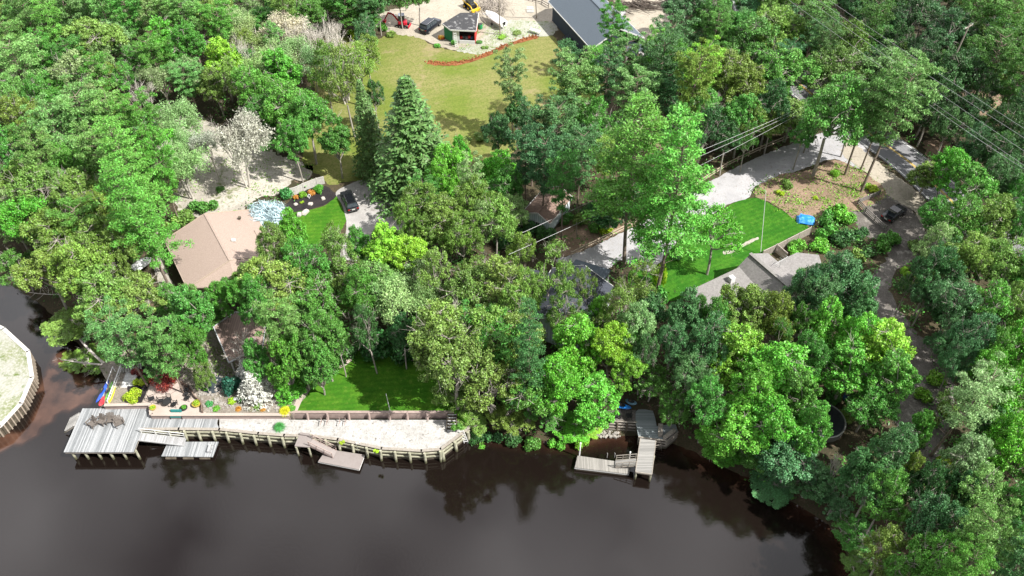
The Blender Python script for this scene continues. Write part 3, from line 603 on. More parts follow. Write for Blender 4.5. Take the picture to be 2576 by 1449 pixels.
# middle house, mostly under the trees
h = Hs('house', 'blue-grey shingled house half hidden by oaks at the end of the gravel drive', W(1470, 668, 8.2), W(1395, 800, 8.2), 4.6, 4.6, 5.8, 8.2, m_blue, m_lt, gable_trim=m_trim)
t = MB(); quadface(t, [h.P(.5, -4.3, 5.85), h.P(5.0, -4.3, 5.85), h.P(5.0, -9.2, 4.9), h.P(.5, -9.2, 4.9)] if False else [h.P(1, 4.4, 5.95), h.P(6.5, 4.4, 5.95), h.P(6.5, 9.2, 5.2), h.P(1, 9.2, 5.2)]); t.build('wing_roof', m_blue, h.root)
t = MB(); t.beam(h.P(1.3, 6.7, G + 1.2), h.P(6.2, 6.7, G + 1.2), 4.2, 2.3); t.build('wing_wall', m_lt, h.root)
t = MB(); q = [h.P(-3.4, -2.8, 5.5), h.P(-3.4, 2.4, 5.5), h.P(0, 2.4, 6.2), h.P(0, -2.8, 6.2)]; quadface(t, q); t.build('porch_roof', m_dark, h.root)
for vv in (-2.6, 2.2): t = MB(); q = h.P(-3.2, vv, 0); t.beam((q.x, q.y, G), (q.x, q.y, 5.4), .16, .16); t.build('porch_post', m_trim, h.root)
t = MB(); t.box(h.P(9.5, -1.5, 7.6), (.6, .6, 1.2), .5); t.build('chimney', mat('red_brick', (.33, .13, .08), (.25, .1, .07), 8), h.root)
root = thing('porch', 'white framed roof terrace showing between the oaks of the blue-grey house', 'porch', W(1500, 780, G))
a = W(1465, 792, 5.4); t = MB(); t.box((a.x + 1.2, a.y + 1.1, 5.3), (4.6, 2.2, .16), .45); t.build('deck_roof', m_trim, root)
t = MB()
for k in range(5): t.beam((a.x - .6 + k, a.y + .4 + k * .45, 5.5), (a.x - .6 + k, a.y + .4 + k * .45, 6.3), .08, .08)
t.beam((a.x - .6, a.y + .4, 6.3), (a.x + 3.4, a.y + 2.2, 6.3), .1, .1); t.build('railing', m_trim, root)
t = MB()
for k in range(4): t.beam((a.x + (k % 2) * 2.4, a.y + .6 + (k // 2) * .9 + (k % 2), G), (a.x + (k % 2) * 2.4, a.y + .6 + (k // 2) * .9 + (k % 2), 5.2), .15, .15)
t.build('post', m_trim, root)

# right-hand grey house: main gable, low wing, garage wing
h = Hs('house', 'weathered grey house with crossing gables and roof antenna beside the side lawn', W(1888, 638, 7.6), W(1985, 722, 7.6), 3.7, 2.0, 5.9, 7.6, m_grey, m_greyw, gable_trim=None)
hr = h
tr = MB(); tr.beam(h.P(-.05, 0, 7.65), h.P(h.L, 0, 7.65), .5, .07); tr.build('ridge_flashing', m_greyw, h.roof)
def wing(nm, pts, m, zs):
    t = MB(); quadface(t, [W(x, y, z) for (x, y), z in zip(pts, zs)], .16); return t.build(nm, m, h.root)
A_, B_, C_, D_ = W(1868, 668, 6.0), W(1728, 734, 6.0), W(1800, 800, 5.6), W(1960, 735, 5.9)
wing('wing_roof', [(1868, 668), (1728, 734), (1790, 812), (1950, 745)], m_grey, (6.1, 5.9, 5.2, 5.7))
wb = MB(); wb.prism([tuple(W(x, y, 5)[:2]) for x, y in [(1866, 679), (1742, 738), (1793, 800), (1935, 745)]], G - .2, 4.95); wb.build('wing_wall', m_greyw, h.root)
wing('garage_roof', [(1944, 664), (2005, 635), (2060, 641), (2075, 690), (1975, 722)], m_grey, (5.2, 5.5, 5.5, 5.0, 4.9))
wb = MB(); wb.prism([tuple(W(x, y, 4.8)[:2]) for x, y in [(1952, 672), (2006, 648), (2050, 652), (2066, 690), (1985, 715)]], G - .2, 4.75); wb.build('garage_wall', m_greyw, h.root)
t = MB(); q = h.P(3.4, -2.4, 6.5); t.tube(q, q + Vector((0, 0, 1.3)), .04, .04, 6); e0 = q + Vector((-.9, -.6, 1.3)); e1_ = q + Vector((1.1, .9, 1.3)); t.tube(e0, e1_, .035, .035, 5)
for k in range(6): c = e0.lerp(e1_, k / 5); d = Vector((.55, -.7, 0)) * (.8 - k * .06); t.tube(c - d, c + d, .025, .025, 4)
t.build('antenna', mat('bare_metal', (.6, .6, .6), (.5, .5, .5), 3, .4, metal=.6), h.root)
t = MB(); q = W(1840, 703, 6.2); t.box((q.x, q.y, 5.9), (.7, .7, 1.6), .5); t.build('chimney', m_trim, h.root)

# brown terrace roof among the trees, left
root = thing('pavilion', 'flat brown roofed pavilion with white edge beside the bare white tree', 'pavilion', W(600, 850, G))
pp = [(537, 822), (592, 786), (672, 790), (662, 868), (576, 913)]; ps = [W(x, y, 5.2) for x, y in pp]
mf = mat_planks('brown_roof_boards', [(.24, .17, .145), (.30, .22, .19)], .3, 'y')
t = MB(); quadface(t, ps, .18); t.build('roof', mf, root)
t = MB()
for i in range(5): a, b = ps[i], ps[(i + 1) % 5]; t.beam(a + Vector((0, 0, .04)), b + Vector((0, 0, .04)), .12, .16)
t.build('edge_trim', mat('silver_edging', (.5, .52, .54), (.42, .44, .46), 3, .5), root)
cc = sum(ps, Vector()) / 5
for i in range(5): a = ps[i].lerp(cc, .1); t = MB(); t.beam((a.x, a.y, G - .1), (a.x, a.y, 5.0), .16, .16); t.build('post', m_trim, root)
wb = MB(); wb.prism([tuple(p.lerp(cc, .25)[:2]) for p in ps], G - .1, 4.98); wb.build('wall', m_cream, root)
# ============================================================ DOCKS AND DECKS
m_deck = mat_planks('bleached_deck_boards', [(.15, .16, .168), (.36, .37, .38)], .15, 'y')
m_deckx = mat_planks('bleached_cross_boards', [(.2, .2, .2), (.36, .36, .37)], .15, 'y')
m_gdeck = mat_planks('grey_deck_boards', [(.17, .20, .21), (.26, .29, .30)], .15, 'x')
m_pier = mat_planks('pale_pier_boards', [(.19, .186, .178), (.32, .31, .295)], .15, 'x')
m_fd3 = mat_planks('grooved_boards', [(.21, .20, .185), (.33, .315, .29)], .14, 'y', gap=.16)
m_comp = mat('taupe_composite', (.25, .22, .21), (.225, .195, .185), 3, .7); m_white = mat('white_plastic', (.8, .8, .8), (.72, .72, .72), 3, .4)
m_alu = mat('aluminium', (.62, .62, .62), (.55, .55, .55), 4, .35, metal=.5)
def pxs(px, py, z): return W(px, py, z)
def piles(root, pts, zt, r=.16, zb=-1.5, m=None):
    for p in pts:
        t = MB(); t.tube((p[0], p[1], zb), (p[0], p[1], zt), r, r * .95, 10); t.build('pile', m or m_pile, root)
d1 = thing('dock', 'large square bleached wooden deck standing on round piles over the water', 'deck', (-49.2, 60.4, 0))
t = MB(); t.box((-49.17, 60.45, 1.84), (8.36, 6.4, .1)); t.build('deck_boards', m_deck, d1)
t = MB()
for y in (57.32, 63.5): t.box((-49.17, y, 1.66), (8.2, .08, .24))
for x in (-53.28, -45.06): t.box((x, 60.4, 1.66), (.08, 6.1, .24))
for y in (58.9, 60.5, 62.1): t.box((-49.17, y, 1.66), (8.0, .08, .24))
t.build('joists', m_wood, d1)
piles(d1, [(W(x, 1140, 1.7).x, 57.55) for x in (176, 208, 241, 272, 305, 339)], 1.76)
piles(d1, [(x, 60.4) for x in (-53, -50.4, -47.8, -45.3)], 1.54)
st = thing('steps', 'pale wooden steps going down to the water at the left side of the square deck', 'steps', (-54, 62.3, 0))
for k in range(6): t = MB(); t.box((-53.62 - k * .27, 62.1, 1.72 - k * .2), (.3, 2.0, .06)); t.build('tread', m_pier, st)
t = MB()
for y in (61.15, 63.05): t = MB(); t.beam((-53.45, y, 1.68), (-55.3, y, .25), .06, .2); t.build('stringer', m_wood, st)
bw = thing('boardwalk', 'bleached plank boardwalk from the square deck to the white sand', 'boardwalk', W(450, 1065, 1.9))
poly = [(W(355, 1043, 1.9).x, 63.5), (W(555, 1049, 1.9).x, W(555, 1049, 1.9).y), tuple(W(548, 1062, 1.9)[:2]), tuple(W(552, 1078, 1.9)[:2]), (-44.96, 60.6), (-44.96, 63.5)]
poly = [(-44.96, 62.85), tuple(W(555, 1049, 1.9)[:2]), tuple(W(547, 1056, 1.9)[:2]), tuple(W(546, 1066, 1.9)[:2]), tuple(W(552, 1078, 1.9)[:2]), (-44.96, 60.66)]
t = MB(); t.prism(poly, 1.8, 1.915); t.build('deck_boards', m_deck, bw)
t = MB(); t.prism([(p[0] * .995 - .2, p[1]) for p in poly], .4, 1.79); t.build('fill', m_darkw, bw)
# gangway and float of the first dock
def gangway(name, label, a, b, wd, mdeck, rails=(1,), rh=.95, mr=None):
    root = thing(name, label, 'gangway', a); d = (b - a); d2 = Vector((d.x, d.y, 0)).normalized(); q = Vector((d2.y, -d2.x, 0))
    t = MB(); t.beam(a, b, wd, .08); t.build('walkway', mdeck, root)
    for sgn in (-1, 1):
        t = MB(); t.beam(a + q * sgn * wd / 2, b + q * sgn * wd / 2, .07, .18); t.build('side_beam', mr or m_alu, root)
    for sgn in rails:
        t = MB(); o = q * sgn * (wd / 2 + .03); up = Vector((0, 0, rh))
        t.beam(a + o + up, b + o + up, .07, .09); t.beam(a + o + up * .5, b + o + up * .5, .05, .05)
        for k in range(4): p = a.lerp(b, .03 + .94 * k / 3) + o; t.beam(p, p + up, .07, .07)
        t.build('railing', mr or m_trim, root)
    return root
gangway('gangway', 'wooden gangway with white rail between the square deck and its float', W(350, 1099, 1.85), W(466, 1112, .62), 1.05, m_deckx, (-1,))
f1 = thing('floating_dock', 'bleached wooden floating dock at the foot of the white railed gangway', 'floating dock', (-39, 58.6, 0))
t = MB(); t.prism([(-42.0, 59.66), (-42.25, 57.6), (-36.0, 57.5), (-35.85, 59.66)], .38, .5); t.build('deck_boards', m_deck, f1)
t = MB(); t.prism([(-41.85, 59.5), (-42.1, 57.7), (-36.1, 57.6), (-36.0, 59.5)], .14, .375); t.build('frame', m_wood, f1)
for x in (-41.2, -39.1, -37.1): t = MB(); t.box((x, 57.9, .06), (1.3, .95, .36)); t.build('float', m_darkw, f1, bevel=.06)
t = MB()
for k in range(3): t.beam((-36.3 + .06 * k, 58.0 + .5 * k, .5), (-36.3 + .06 * k, 58.0 + .5 * k, 1.1), .05, .05)
t.beam((-36.3, 58.0, 1.1), (-36.15, 59.0, 1.1), .05, .05); t.beam((-36.6, 58.0, .8), (-36.6, 59.0, .8), .3, .3); t.build('mooring_bracket', m_alu, f1)
# taupe dock
pl = thing('dock', 'small taupe composite landing with posts in front of the bulkhead', 'dock platform', W(760, 1110, 0))
q = [W(753, 1092, 2.0), W(786, 1097, 2.0), W(779, 1125, 2.0), W(741, 1122, 2.0)]
t = MB(); t.prism([tuple(p[:2]) for p in q], 1.86, 2.0); t.build('deck_boards', m_comp, pl)
t = MB(); s_ = [W(756, 1087, 2.2), W(787, 1092, 2.2), W(785, 1097, 2.2), W(752, 1092, 2.2)]; t.prism([tuple(p[:2]) for p in s_], 2.02, 2.2); t.build('step', m_comp, pl)
piles(pl, [q[3].lerp(q[2], k) for k in (.08, .92)], 1.85, .13); piles(pl, [q[0].lerp(q[1], .92)], 2.3, .12)
gangway('gangway', 'taupe gangway with double rails from the landing down to the taupe float', W(781, 1113, 1.95), W(843, 1143, .65), 1.0, m_comp, (-1, 1), mr=m_taupe)
f2 = thing('floating_dock', 'smooth taupe floating dock with white rim, lying oblique to the bulkhead', 'floating dock', W(858, 1158, 0))
q = [W(812, 1141, .55), W(846, 1132, .55), W(917, 1144, .55), W(903, 1181, .55), W(800, 1161, .55)]
q = [W(816, 1138, .55), W(846, 1133, .55), W(917, 1144, .55), W(903, 1181, .55), W(800, 1161, .55)]
t = MB(); t.prism([tuple(p[:2]) for p in q], .42, .55); t.build('deck_boards', m_comp, f2)
t = MB(); c = sum(q, Vector()) / 5; t.prism([tuple((p + (p - c) * .012)[:2]) for p in q], .3, .415); t.build('rim', m_trim, f2)
t = MB(); t.prism([tuple((p - (p - c) * .06)[:2]) for p in q], -.15, .295); t.build('float', m_darkw, f2)
# right dock
dk = thing('dock', 'grey shaded waterfront deck with built in benches at the root of the pier', 'deck', W(1640, 1070, 0))
pd = [(1599, 1062), (1599, 1036), (1612, 1024), (1627, 1018), (1641, 1029), (1649, 1055), (1652, 1072), (1680, 1068), (1700, 1068), (1705, 1085), (1678, 1108), (1606, 1098)]
t = MB(); t.prism([tuple(W(x, y, 1.75)[:2]) for x, y in pd], 1.62, 1.75); t.build('deck_boards', m_gdeck, dk)
t = MB(); rim = [W(x, y, 1.78) for x, y in [(1606, 1099), (1678, 1109), (1706, 1086)]]
for a, b in zip(rim, rim[1:]):
    for z, h_ in ((0, .12), (-.5, .2), (-1.05, .2), (-1.5, .2)): t.beam(a + Vector((0, 0, z)), b + Vector((0, 0, z)), .14, h_)
t.build('fascia', m_wood, dk)
t = MB(); a, b = W(1653, 1063, 2.2), W(1657, 1092, 2.2); a, b = W(1662, 1066, 2.2), W(1661, 1094, 2.2); t.beam(a, b, .55, .08); t.beam(a - Vector((0, 0, .25)), b - Vector((0, 0, .25)), .4, .38); t.build('bench', m_wood, dk)
t = MB(); a, b = W(1671, 1101, 2.2), W(1698, 1080, 2.2); t.beam(a, b, .5, .08); t.beam(a - Vector((0, 0, .25)), b - Vector((0, 0, .25)), .36, .38); t.build('bench', m_wood, dk)
piles(dk, [W(1608, 1100, 1.5), W(1642, 1105, 1.5), W(1677, 1109, 1.5), W(1703, 1087, 1.5)], 1.6, .13)
sw = thing('bulkhead', 'dark slatted timber seawall left of the shaded deck', 'bulkhead', W(1555, 1060, 0))
a, b = W(1505, 1057, 1.75), W(1602, 1062, 1.75)
for k, (z, hh) in enumerate(((1.7, .14), (1.3, .2), (.85, .2), (.4, .22), (.0, .2))): t = MB(); o = Vector((0, -.1 * k, z - 1.75)); t.beam(a + o, b + o, .14, hh); t.build('wale', m_wood, sw)
t = MB(); t.beam(a + Vector((0, .1, -1.3)), b + Vector((0, .1, -1.3)), .1, 2.6); t.build('panel', m_darkw, sw)
for k in range(5): p = a.lerp(b, k / 4); t = MB(); t.tube((p.x, p.y - .5, -1.5), (p.x, p.y - .15, 1.6), .13, .12, 8); t.build('pile', m_darkw, sw)
sheet('dock_yard', [(1500, 1056), (1601, 1061), (1600, 1020), (1560, 1000), (1500, 1000)], G - .88, m_dirt, 0, 3, 'trodden dirt behind the slatted seawall', depth=1.5, smooth=False)
pr = thing('pier', 'narrow pale wooden pier reaching out from the shaded deck', 'pier', W(1622, 1145, 0))
q = [W(1611, 1102, 1.6), W(1650, 1108, 1.6), W(1640, 1193, 1.6), W(1599, 1187, 1.6)]
t = MB(); t.prism([tuple(p[:2]) for p in q], 1.5, 1.6); t.build('deck_boards', m_pier, pr)
t = MB()
for a, b in ((q[0], q[3]), (q[1], q[2]), (q[3], q[2])): t.beam(a + Vector((0, 0, -.1)), b + Vector((0, 0, -.1)), .09, .24)
t.build('joists', m_wood, pr); piles(pr, [q[0].lerp(q[3], .45), q[1].lerp(q[2], .45), q[3].lerp(q[2], .05) + Vector((0, .1, 0)), q[3].lerp(q[2], .95) + Vector((0, .1, 0))], 1.45, .13)
f3 = thing('floating_dock', 'grooved grey-white floating dock beside the narrow pier', 'floating dock', W(1515, 1170, 0))
q = [W(1453, 1146, .6), W(1588, 1166, .6), W(1581, 1192, .6), W(1446, 1176, .6)]
t = MB(); t.prism([tuple(p[:2]) for p in q], .48, .6); t.build('deck_boards', m_fd3, f3)
t = MB(); c = sum(q, Vector()) / 4; t.prism([tuple((p + (p - c) * .01)[:2]) for p in q], .3, .475); t.build('rim', m_trim, f3)
t = MB(); t.prism([tuple((p - (p - c) * .05)[:2]) for p in q], -.1, .295); t.build('float', m_darkw, f3)
t = MB()
for dx in (0, .9): p = W(1527, 1152, .6) + Vector((dx, 0, 0)); t.tube(p, p + Vector((0, 0, .9)), .035, .035, 6); t.tube(p + Vector((0, 0, .9)), p + Vector((0, .35, .6)), .035, .035, 6)
t.build('ladder_rail', m_alu, f3)
gangway('gangway', 'grey wooden ramp with rails between the narrow pier and the grooved float', W(1600, 1163, 1.55), W(1548, 1167, .75), 1.0, m_pier, (-1, 1), mr=m_wood)
for (a, b, lab) in ((W(1457, 1150, 0), 3.0, 'tall white mooring pole at the left end of the grooved float'), (W(1581, 1163, 0), 2.2, 'short white mooring pole beside the ramp')):
    o = thing('mooring_pole', lab, 'pole', a); t = MB(); t.tube(a - Vector((0, 0, 1)), a + Vector((0, 0, b)), .09, .085, 10); t.build('shaft', m_white, o); t = MB(); t.tube(a + Vector((0, 0, b)), a + Vector((0, 0, b + .12)), .11, .03, 10); t.build('cap', m_white, o)
def ladder(label, a, b, wd=.45, n=7, m=None, cat='ladder'):
    root = thing('ladder', label, cat, a); d = (b - a).normalized(); q = Vector((1, 0, 0)); q = (q - d * q.dot(d)).normalized() * wd / 2
    for s in (-1, 1): t = MB(); t.beam(a + q * s, b + q * s, .06, .08); t.build('rail', m or m_alu, root)
    for k in range(n): p = a.lerp(b, (k + .5) / n); t = MB(); t.beam(p - q, p + q, .06, .06); t.build('rung', m or m_alu, root)
ladder('white metal ladder leaning against the angled bulkhead', W(1160, 1083, 2.4), W(1174, 1117, -.2), .5, 8, m_white)
ladder('white metal ladder beside the taupe float on the bulkhead', W(900, 1113, 2.2), W(907, 1141, -.3), .45, 8, m_white)
ladder('dark wooden ladder at the right side of the pier', W(1654, 1118, 1.4), W(1656, 1136, -.3), .8, 4, m_wood)
ladder('white ladder leaning against the front corner of the workshop', W(1144, 82, G + 3.0), W(1149, 119, G), .45, 8, m_white)
# stairs from lower lawn to sand
s5 = thing('steps', 'dark stairs with pale treads from the lower lawn down to the white sand', 'steps', W(1137, 1060, 1.9))
for k in range(6): p = W(1137, 1042, G + .15); t = MB(); t.box((p.x, p.y - .02 - k * .36, G + .08 - k * .14), (1.05, .09, .06)); t.build('tread', m_trim, s5)
p = W(1137, 1042, G)
for s in (-.58, .58): t = MB(); t.beam((p.x + s, p.y + .1, G + .1), (p.x + s, p.y - 2.1, G - .75), .08, .25); t.build('stringer', m_darkw, s5)
for k in range(6): t = MB(); t.box((p.x, p.y + .12 - k * .36, G - .04 - k * .14), (1.05, .3, .1)); t.build('riser', m_darkw, s5)
# yellow fender
o = thing('fender', 'yellow float hanging on the angled bulkhead', 'float', W(1113, 1124, 1.1)); t = MB(); c = W(1113, 1124, 1.1)
t.loft([[c + Vector((math.cos(a_) * r_, math.sin(a_) * r_, z_)) for a_ in [k * math.pi / 5 for k in range(10)]] for r_, z_ in ((.1, -.3), (.3, -.2), (.36, 0), (.3, .2), (.1, .3))]); t.build('body', mat('yellow_plastic', (.75, .52, .02), (.65, .45, .02), 3, .5), o, smooth=True)
# small kayak racks on the sand
for px, lab in ((817, 'left low metal rack on the white sand'), (863, 'right low metal rack on the white sand')):
    o = thing('rack', lab, 'rack', W(px, 1062, 1.9), group=None); p = W(px, 1062, 1.9)
    for s in (-.35, .35): t = MB(); t.beam(p + Vector((s, 0, 0)), p + Vector((s, 0, .9)), .07, .07); t.build('upright', m_taupe, o)
    t = MB(); t.beam(p + Vector((-.35, 0, .5)), p + Vector((-.35, -.8, .5)), .06, .06); t.beam(p + Vector((.35, 0, .5)), p + Vector((.35, -.8, .5)), .06, .06); t.build('arm', m_taupe, o)
def pole(name, label, a, b, r=.05, m=None, cat='pole', base=None):
    o = thing(name, label, cat, a); t = MB(); t.tube(a, b, r, r * .7, 8); t.build('shaft', m or m_white, o); t = MB(); t.tube(a - Vector((0, 0, .1)), a + Vector((0, 0, .12)), r * 2.2, r * 1.8, 8); t.build('base', m_conc, o); return o
pole('flagpole', 'thin white flagpole on the lower lawn', W(981, 1033, G), W(971, 990, G + 3.2), .035)
pole('flagpole', 'tall thin white pole on the side lawn by the grey house', W(1913, 640, G), W(1927, 480, G + 11), .045)
# slatted garden walk
wk = thing('boardwalk', 'narrow slatted walkway climbing beside the kayaks to the garden', 'walkway', W(318, 980, 2.2))
a, b = W(302, 1020, G - .35), W(334, 932, G + .3)
t = MB()
for k in range(24): p = a.lerp(b, (k + .5) / 24); t.beam(p + Vector((-.75, 0, 0)), p + Vector((.75, 0, 0)), .17, .05)
t.build('slats', m_trim, wk)
for s in (-.85, .8): t = MB(); t.beam(a + Vector((s, 0, -.08)), b + Vector((s, 0, -.08)), .1, .2); t.build('side_beam', m_wood, wk)
t = MB(); o_ = Vector((-1.3, 0, .9)); t.beam(a + o_, b + o_, .14, .07)
for k in range(5): p = a.lerp(b, k / 4) + Vector((-1.3, 0, -.1)); t.beam(p, p + Vector((0, 0, 1.0)), .1, .1)
t.beam(a + o_ - Vector((0, 0, .45)), b + o_ - Vector((0, 0, .45)), .06, .06); t.build('railing', m_trim, wk)
ld = thing('platform', 'small slatted landing at the head of the garden walkway', 'platform', W(322, 925, G))
t = MB(); c = W(330, 928, G + .45); 
for k in range(9): t.box((c.x - 1.4 + k * .32, c.y + .2, c.z), (.2, 1.6, .06), .35)
t.build('slats', m_pier, ld); t = MB(); t.box((c.x, c.y + .2, c.z - .12), (2.9, .1, .12), .35); t.build('joist', m_wood, ld)
# low curved brown garden wall
gw = thing('garden_wall', 'thin curving brown wall between the pink patio and the rock garden', 'wall', W(480, 985, G))
t = MB(); ps = [W(x, y, G + .3) for x, y in smooth_poly([(456, 962), (479, 978), (490, 998), (506, 1013), (509, 1036)], False, 5)]
for a, b in zip(ps, ps[1:]): t.beam(a, b, .14, .6)
t.build('wall', mat('brown_edge', (.13, .09, .07), (.2, .15, .12), 4), gw)

# ============================================================ BOATS AND KAYAKS
def hullrings(L, wd, hh, n=11, flat=.0, rocker=.12, full=.6, deck=0.35):
    rr = []
    for i in range(n):
        t = i / (n - 1) * 2 - 1; k = max(.02, (1 - abs(t) ** 2.4) ** full); zz = rocker * t * t
        rr.append([(t * L / 2, math.cos(a) * wd / 2 * k, zz + hh / 2 + math.sin(a) * hh / 2 * (k ** .5) * (1 if math.sin(a) < 0 else deck * 2)) for a in [2 * math.pi * j / 12 for j in range(12)]])
    return rr
def kayak(label, a, b, col, wd=.7, tilt=0, cockpit=True, lean=None):
    d = b - a; o = thing('kayak', label, 'kayak', (a + b) / 2); L_ = d.length
    M = Matrix.Translation((a + b) / 2) @ d.to_track_quat('X', 'Z').to_matrix().to_4x4() @ Matrix.Rotation(tilt, 4, 'X')
    t = MB(); t.loft([[M @ Vector(p) for p in r] for r in hullrings(L_, wd, .36)]); t.build('hull', mat('kayak_' + label.split()[0], col, tuple(min(1, c * 1.3 + .01) for c in col), 1.5, .35, .5), o, smooth=True)
    if cockpit:
        t = MB(); t.loft([[M @ Vector((math.cos(q) * .45 * r, math.sin(q) * .24 * r, .345 + z)) for q in [k * math.pi / 6 for k in range(12)]] for r, z in ((1, 0), (1, .05), (.75, .05))]); t.build('cockpit', m_black, o)
        t = MB(); t.box(M @ Vector((-.15, 0, .37)), (.3, .3, .08)); t.build('seat', m_darkw, o)
kz = G - .3
kayak('blue kayak leftmost of the row beside the walkway', W(277, 958, kz + .1), W(246, 1016, kz), (.01, .07, .5), tilt=.5)
kayak('green kayak lying between the blue and the yellow one', W(287, 962, kz + .25), W(268, 1010, kz + .05), (.10, .30, .03), tilt=.5)
kayak('yellow kayak rightmost of the row beside the walkway', W(293, 970, kz + .3), W(274, 1023, kz + .1), (.75, .55, .01), tilt=.6)
kayak('red short kayak poking out under the blue one', W(264, 1000, kz + .0), W(252, 1025, kz - .0), (.5, .02, .03), wd=.65, cockpit=False)
kayak('azure kayak lying on the dirt left of the shaded deck', W(1540, 1016, 1.95), W(1588, 1030, 1.95), (.01, .18, .6), wd=.8)
kayak('teal kayak half hidden under the trees left of the dock yard', W(1384, 1031, 1.2), W(1446, 1022, 1.5), (.02, .16, .22))
kayak('steel-blue kayak behind the azure kayak', W(1572, 1008, 2.1), W(1602, 1019, 2.1), (.10, .2, .28), wd=.8)
kr = thing('rack', 'white tubular frame behind the kayaks', 'rack', W(283, 955, G)); t = MB(); a, b = W(275, 975, G - .4), W(290, 935, G + .4); t.tube(a, a + Vector((0, 0, 1)), .05, .05, 6); t.tube(b, b + Vector((0, 0, 1)), .05, .05, 6); t.tube(a + Vector((0, 0, 1)), b + Vector((0, 0, 1)), .05, .05, 6); t.build('frame', m_white, kr)
def boat(name, label, a, b, wd, hh, m_cover, trailer=False, cat='boat'):
    d = b - a; o = thing(name, label, cat, (a + b) / 2); L_ = d.length; M = Matrix.Translation((a + b) / 2) @ d.to_track_quat('X', 'Z').to_matrix().to_4x4()
    def ring(x, k, z0, z1, c):
        return [M @ Vector(p) for p in [(x, -wd / 2 * k * .6, z0), (x, wd / 2 * k * .6, z0), (x, wd / 2 * k, z1 * .75), (x, wd / 2 * k * .96, z1), (x, wd / 4 * k, z1 + c), (x, -wd / 4 * k, z1 + c), (x, -wd / 2 * k * .96, z1), (x, -wd / 2 * k, z1 * .75)]]
    st_ = [(-.5, .82, .08), (-.35, .98, .16), (-.1, 1, .26), (.12, .95, .3), (.3, .72, .22), (.42, .42, .12), (.5, .06, .04)]
    t = MB(); t.loft([ring(x * L_, k, .15 + max(0, x) * .4, hh * (1 + max(0, x) * .3), c * .05) for x, k, c in st_]); t.build('hull', m_white, o, smooth=False)
    t = MB(); t.loft([[M @ Vector(p) for p in [(x * L_, -wd / 2 * k * 1.02, hh * (1 + max(0, x) * .3) - .08), (x * L_, -wd / 4 * k, hh + c * 1.6), (x * L_, 0, hh + c * 2.1), (x * L_, wd / 4 * k, hh + c * 1.6), (x * L_, wd / 2 * k * 1.02, hh * (1 + max(0, x) * .3) - .08), (x * L_, 0, hh * .8)]] for x, k, c in st_]); t.build('cover', m_cover, o, smooth=False)
    t = MB(); t.box(M @ Vector((-L_ / 2 - .2, 0, hh)), (.35, .35, .6)); t.build('outboard_motor', m_black, o, bevel=.04)
    if trailer:
        t = MB(); t.beam(M @ Vector((-L_ * .4, -.5, .0)), M @ Vector((L_ * .35, -.5, .0)), .08, .1); t.beam(M @ Vector((-L_ * .4, .5, .0)), M @ Vector((L_ * .35, .5, .0)), .08, .1); t.beam(M @ Vector((L_ * .3, 0, 0)), M @ Vector((L_ * .68, 0, -.1)), .1, .1); t.build('trailer', m_alu, o)
        for s in (-1, 1): t = MB(); c = M @ Vector((-.3, s * wd * .5, -.2)); q = (M.to_3x3() @ Vector((0, 1, 0))) * .1; t.tube(c - q, c + q, .3, .3, 14); t.build('wheel', m_black, o)
boat('boat', 'white covered boat on a trailer beside the bare pole', W(1268, 68, G + .7), W(1223, 38, G + .7), 2.1, .9, m_trim, True)
boat('boat', 'small white covered dinghy under the trees left of the tan-roofed house', W(336, 684, G + .2), W(383, 656, G + .2), 1.7, .6, m_white)

# ============================================================ FURNITURE
def adirondack(name, label, m, cat='chair', s=1.0, group=None):
    o = thing(name, label, cat, group=group); sx = .62 * s
    t = LB(); 
    for k in range(5): t.box((-sx / 2 + sx * (k + .5) / 5, 0, .0), (sx / 5 - .015, .02, .02))
    t = LB(); t.beam((0, .28, .38), (0, -.22, .30), sx, .03); t.build('seat', m, o)
    for k in range(5): x = -sx / 2 + sx * (k + .5) / 5; t = LB(); t.beam((x * .85, -.2, .28), (x * 1.1, -.5, 1.0 - abs(k - 2) * .06), sx / 5 - .02, .025, up=(0, 1, 0)); t.build('back_slat', m, o)
    for s_ in (-1, 1):
        t = LB(); t.beam((s_ * (sx / 2 + .07), .34, .56), (s_ * (sx / 2 + .07), -.42, .54), .13, .03); t.build('arm', m, o)
        t = LB(); t.beam((s_ * (sx / 2 + .02), .3, 0), (s_ * (sx / 2 + .02), .3, .55), .04, .1); t.build('leg', m, o)
        t = LB(); t.beam((s_ * (sx / 2 + .02), .3, .3), (s_ * (sx / 2 + .02), -.62, .02), .04, .1); t.build('leg', m, o)
    return o
m_adi = mat('driftwood_grey', (.15, .13, .115), (.10, .085, .075), 4, .8)
proto = adirondack('garden_chair', 'grey-brown slatted chair leftmost of four on the square deck', m_adi, s=1.15, group='four slatted chairs in an arc on the square deck')
seats = [(234, 1070, 150, None), (257, 1065, 165, 'grey-brown slatted chair second from the left on the square deck'), (281, 1062, 190, 'grey-brown slatted chair third from the left on the square deck'), (303, 1069, 215, 'grey-brown slatted chair rightmost of four on the square deck')]
for i, (x, y, a, lab) in enumerate(seats):
    c = proto if i == 0 else copy_tree(proto); c.location = W(x, y, 1.9); c.rotation_euler = (0, 0, R(a)); c.scale = (1.25,) * 3
    if lab: c['label'] = lab
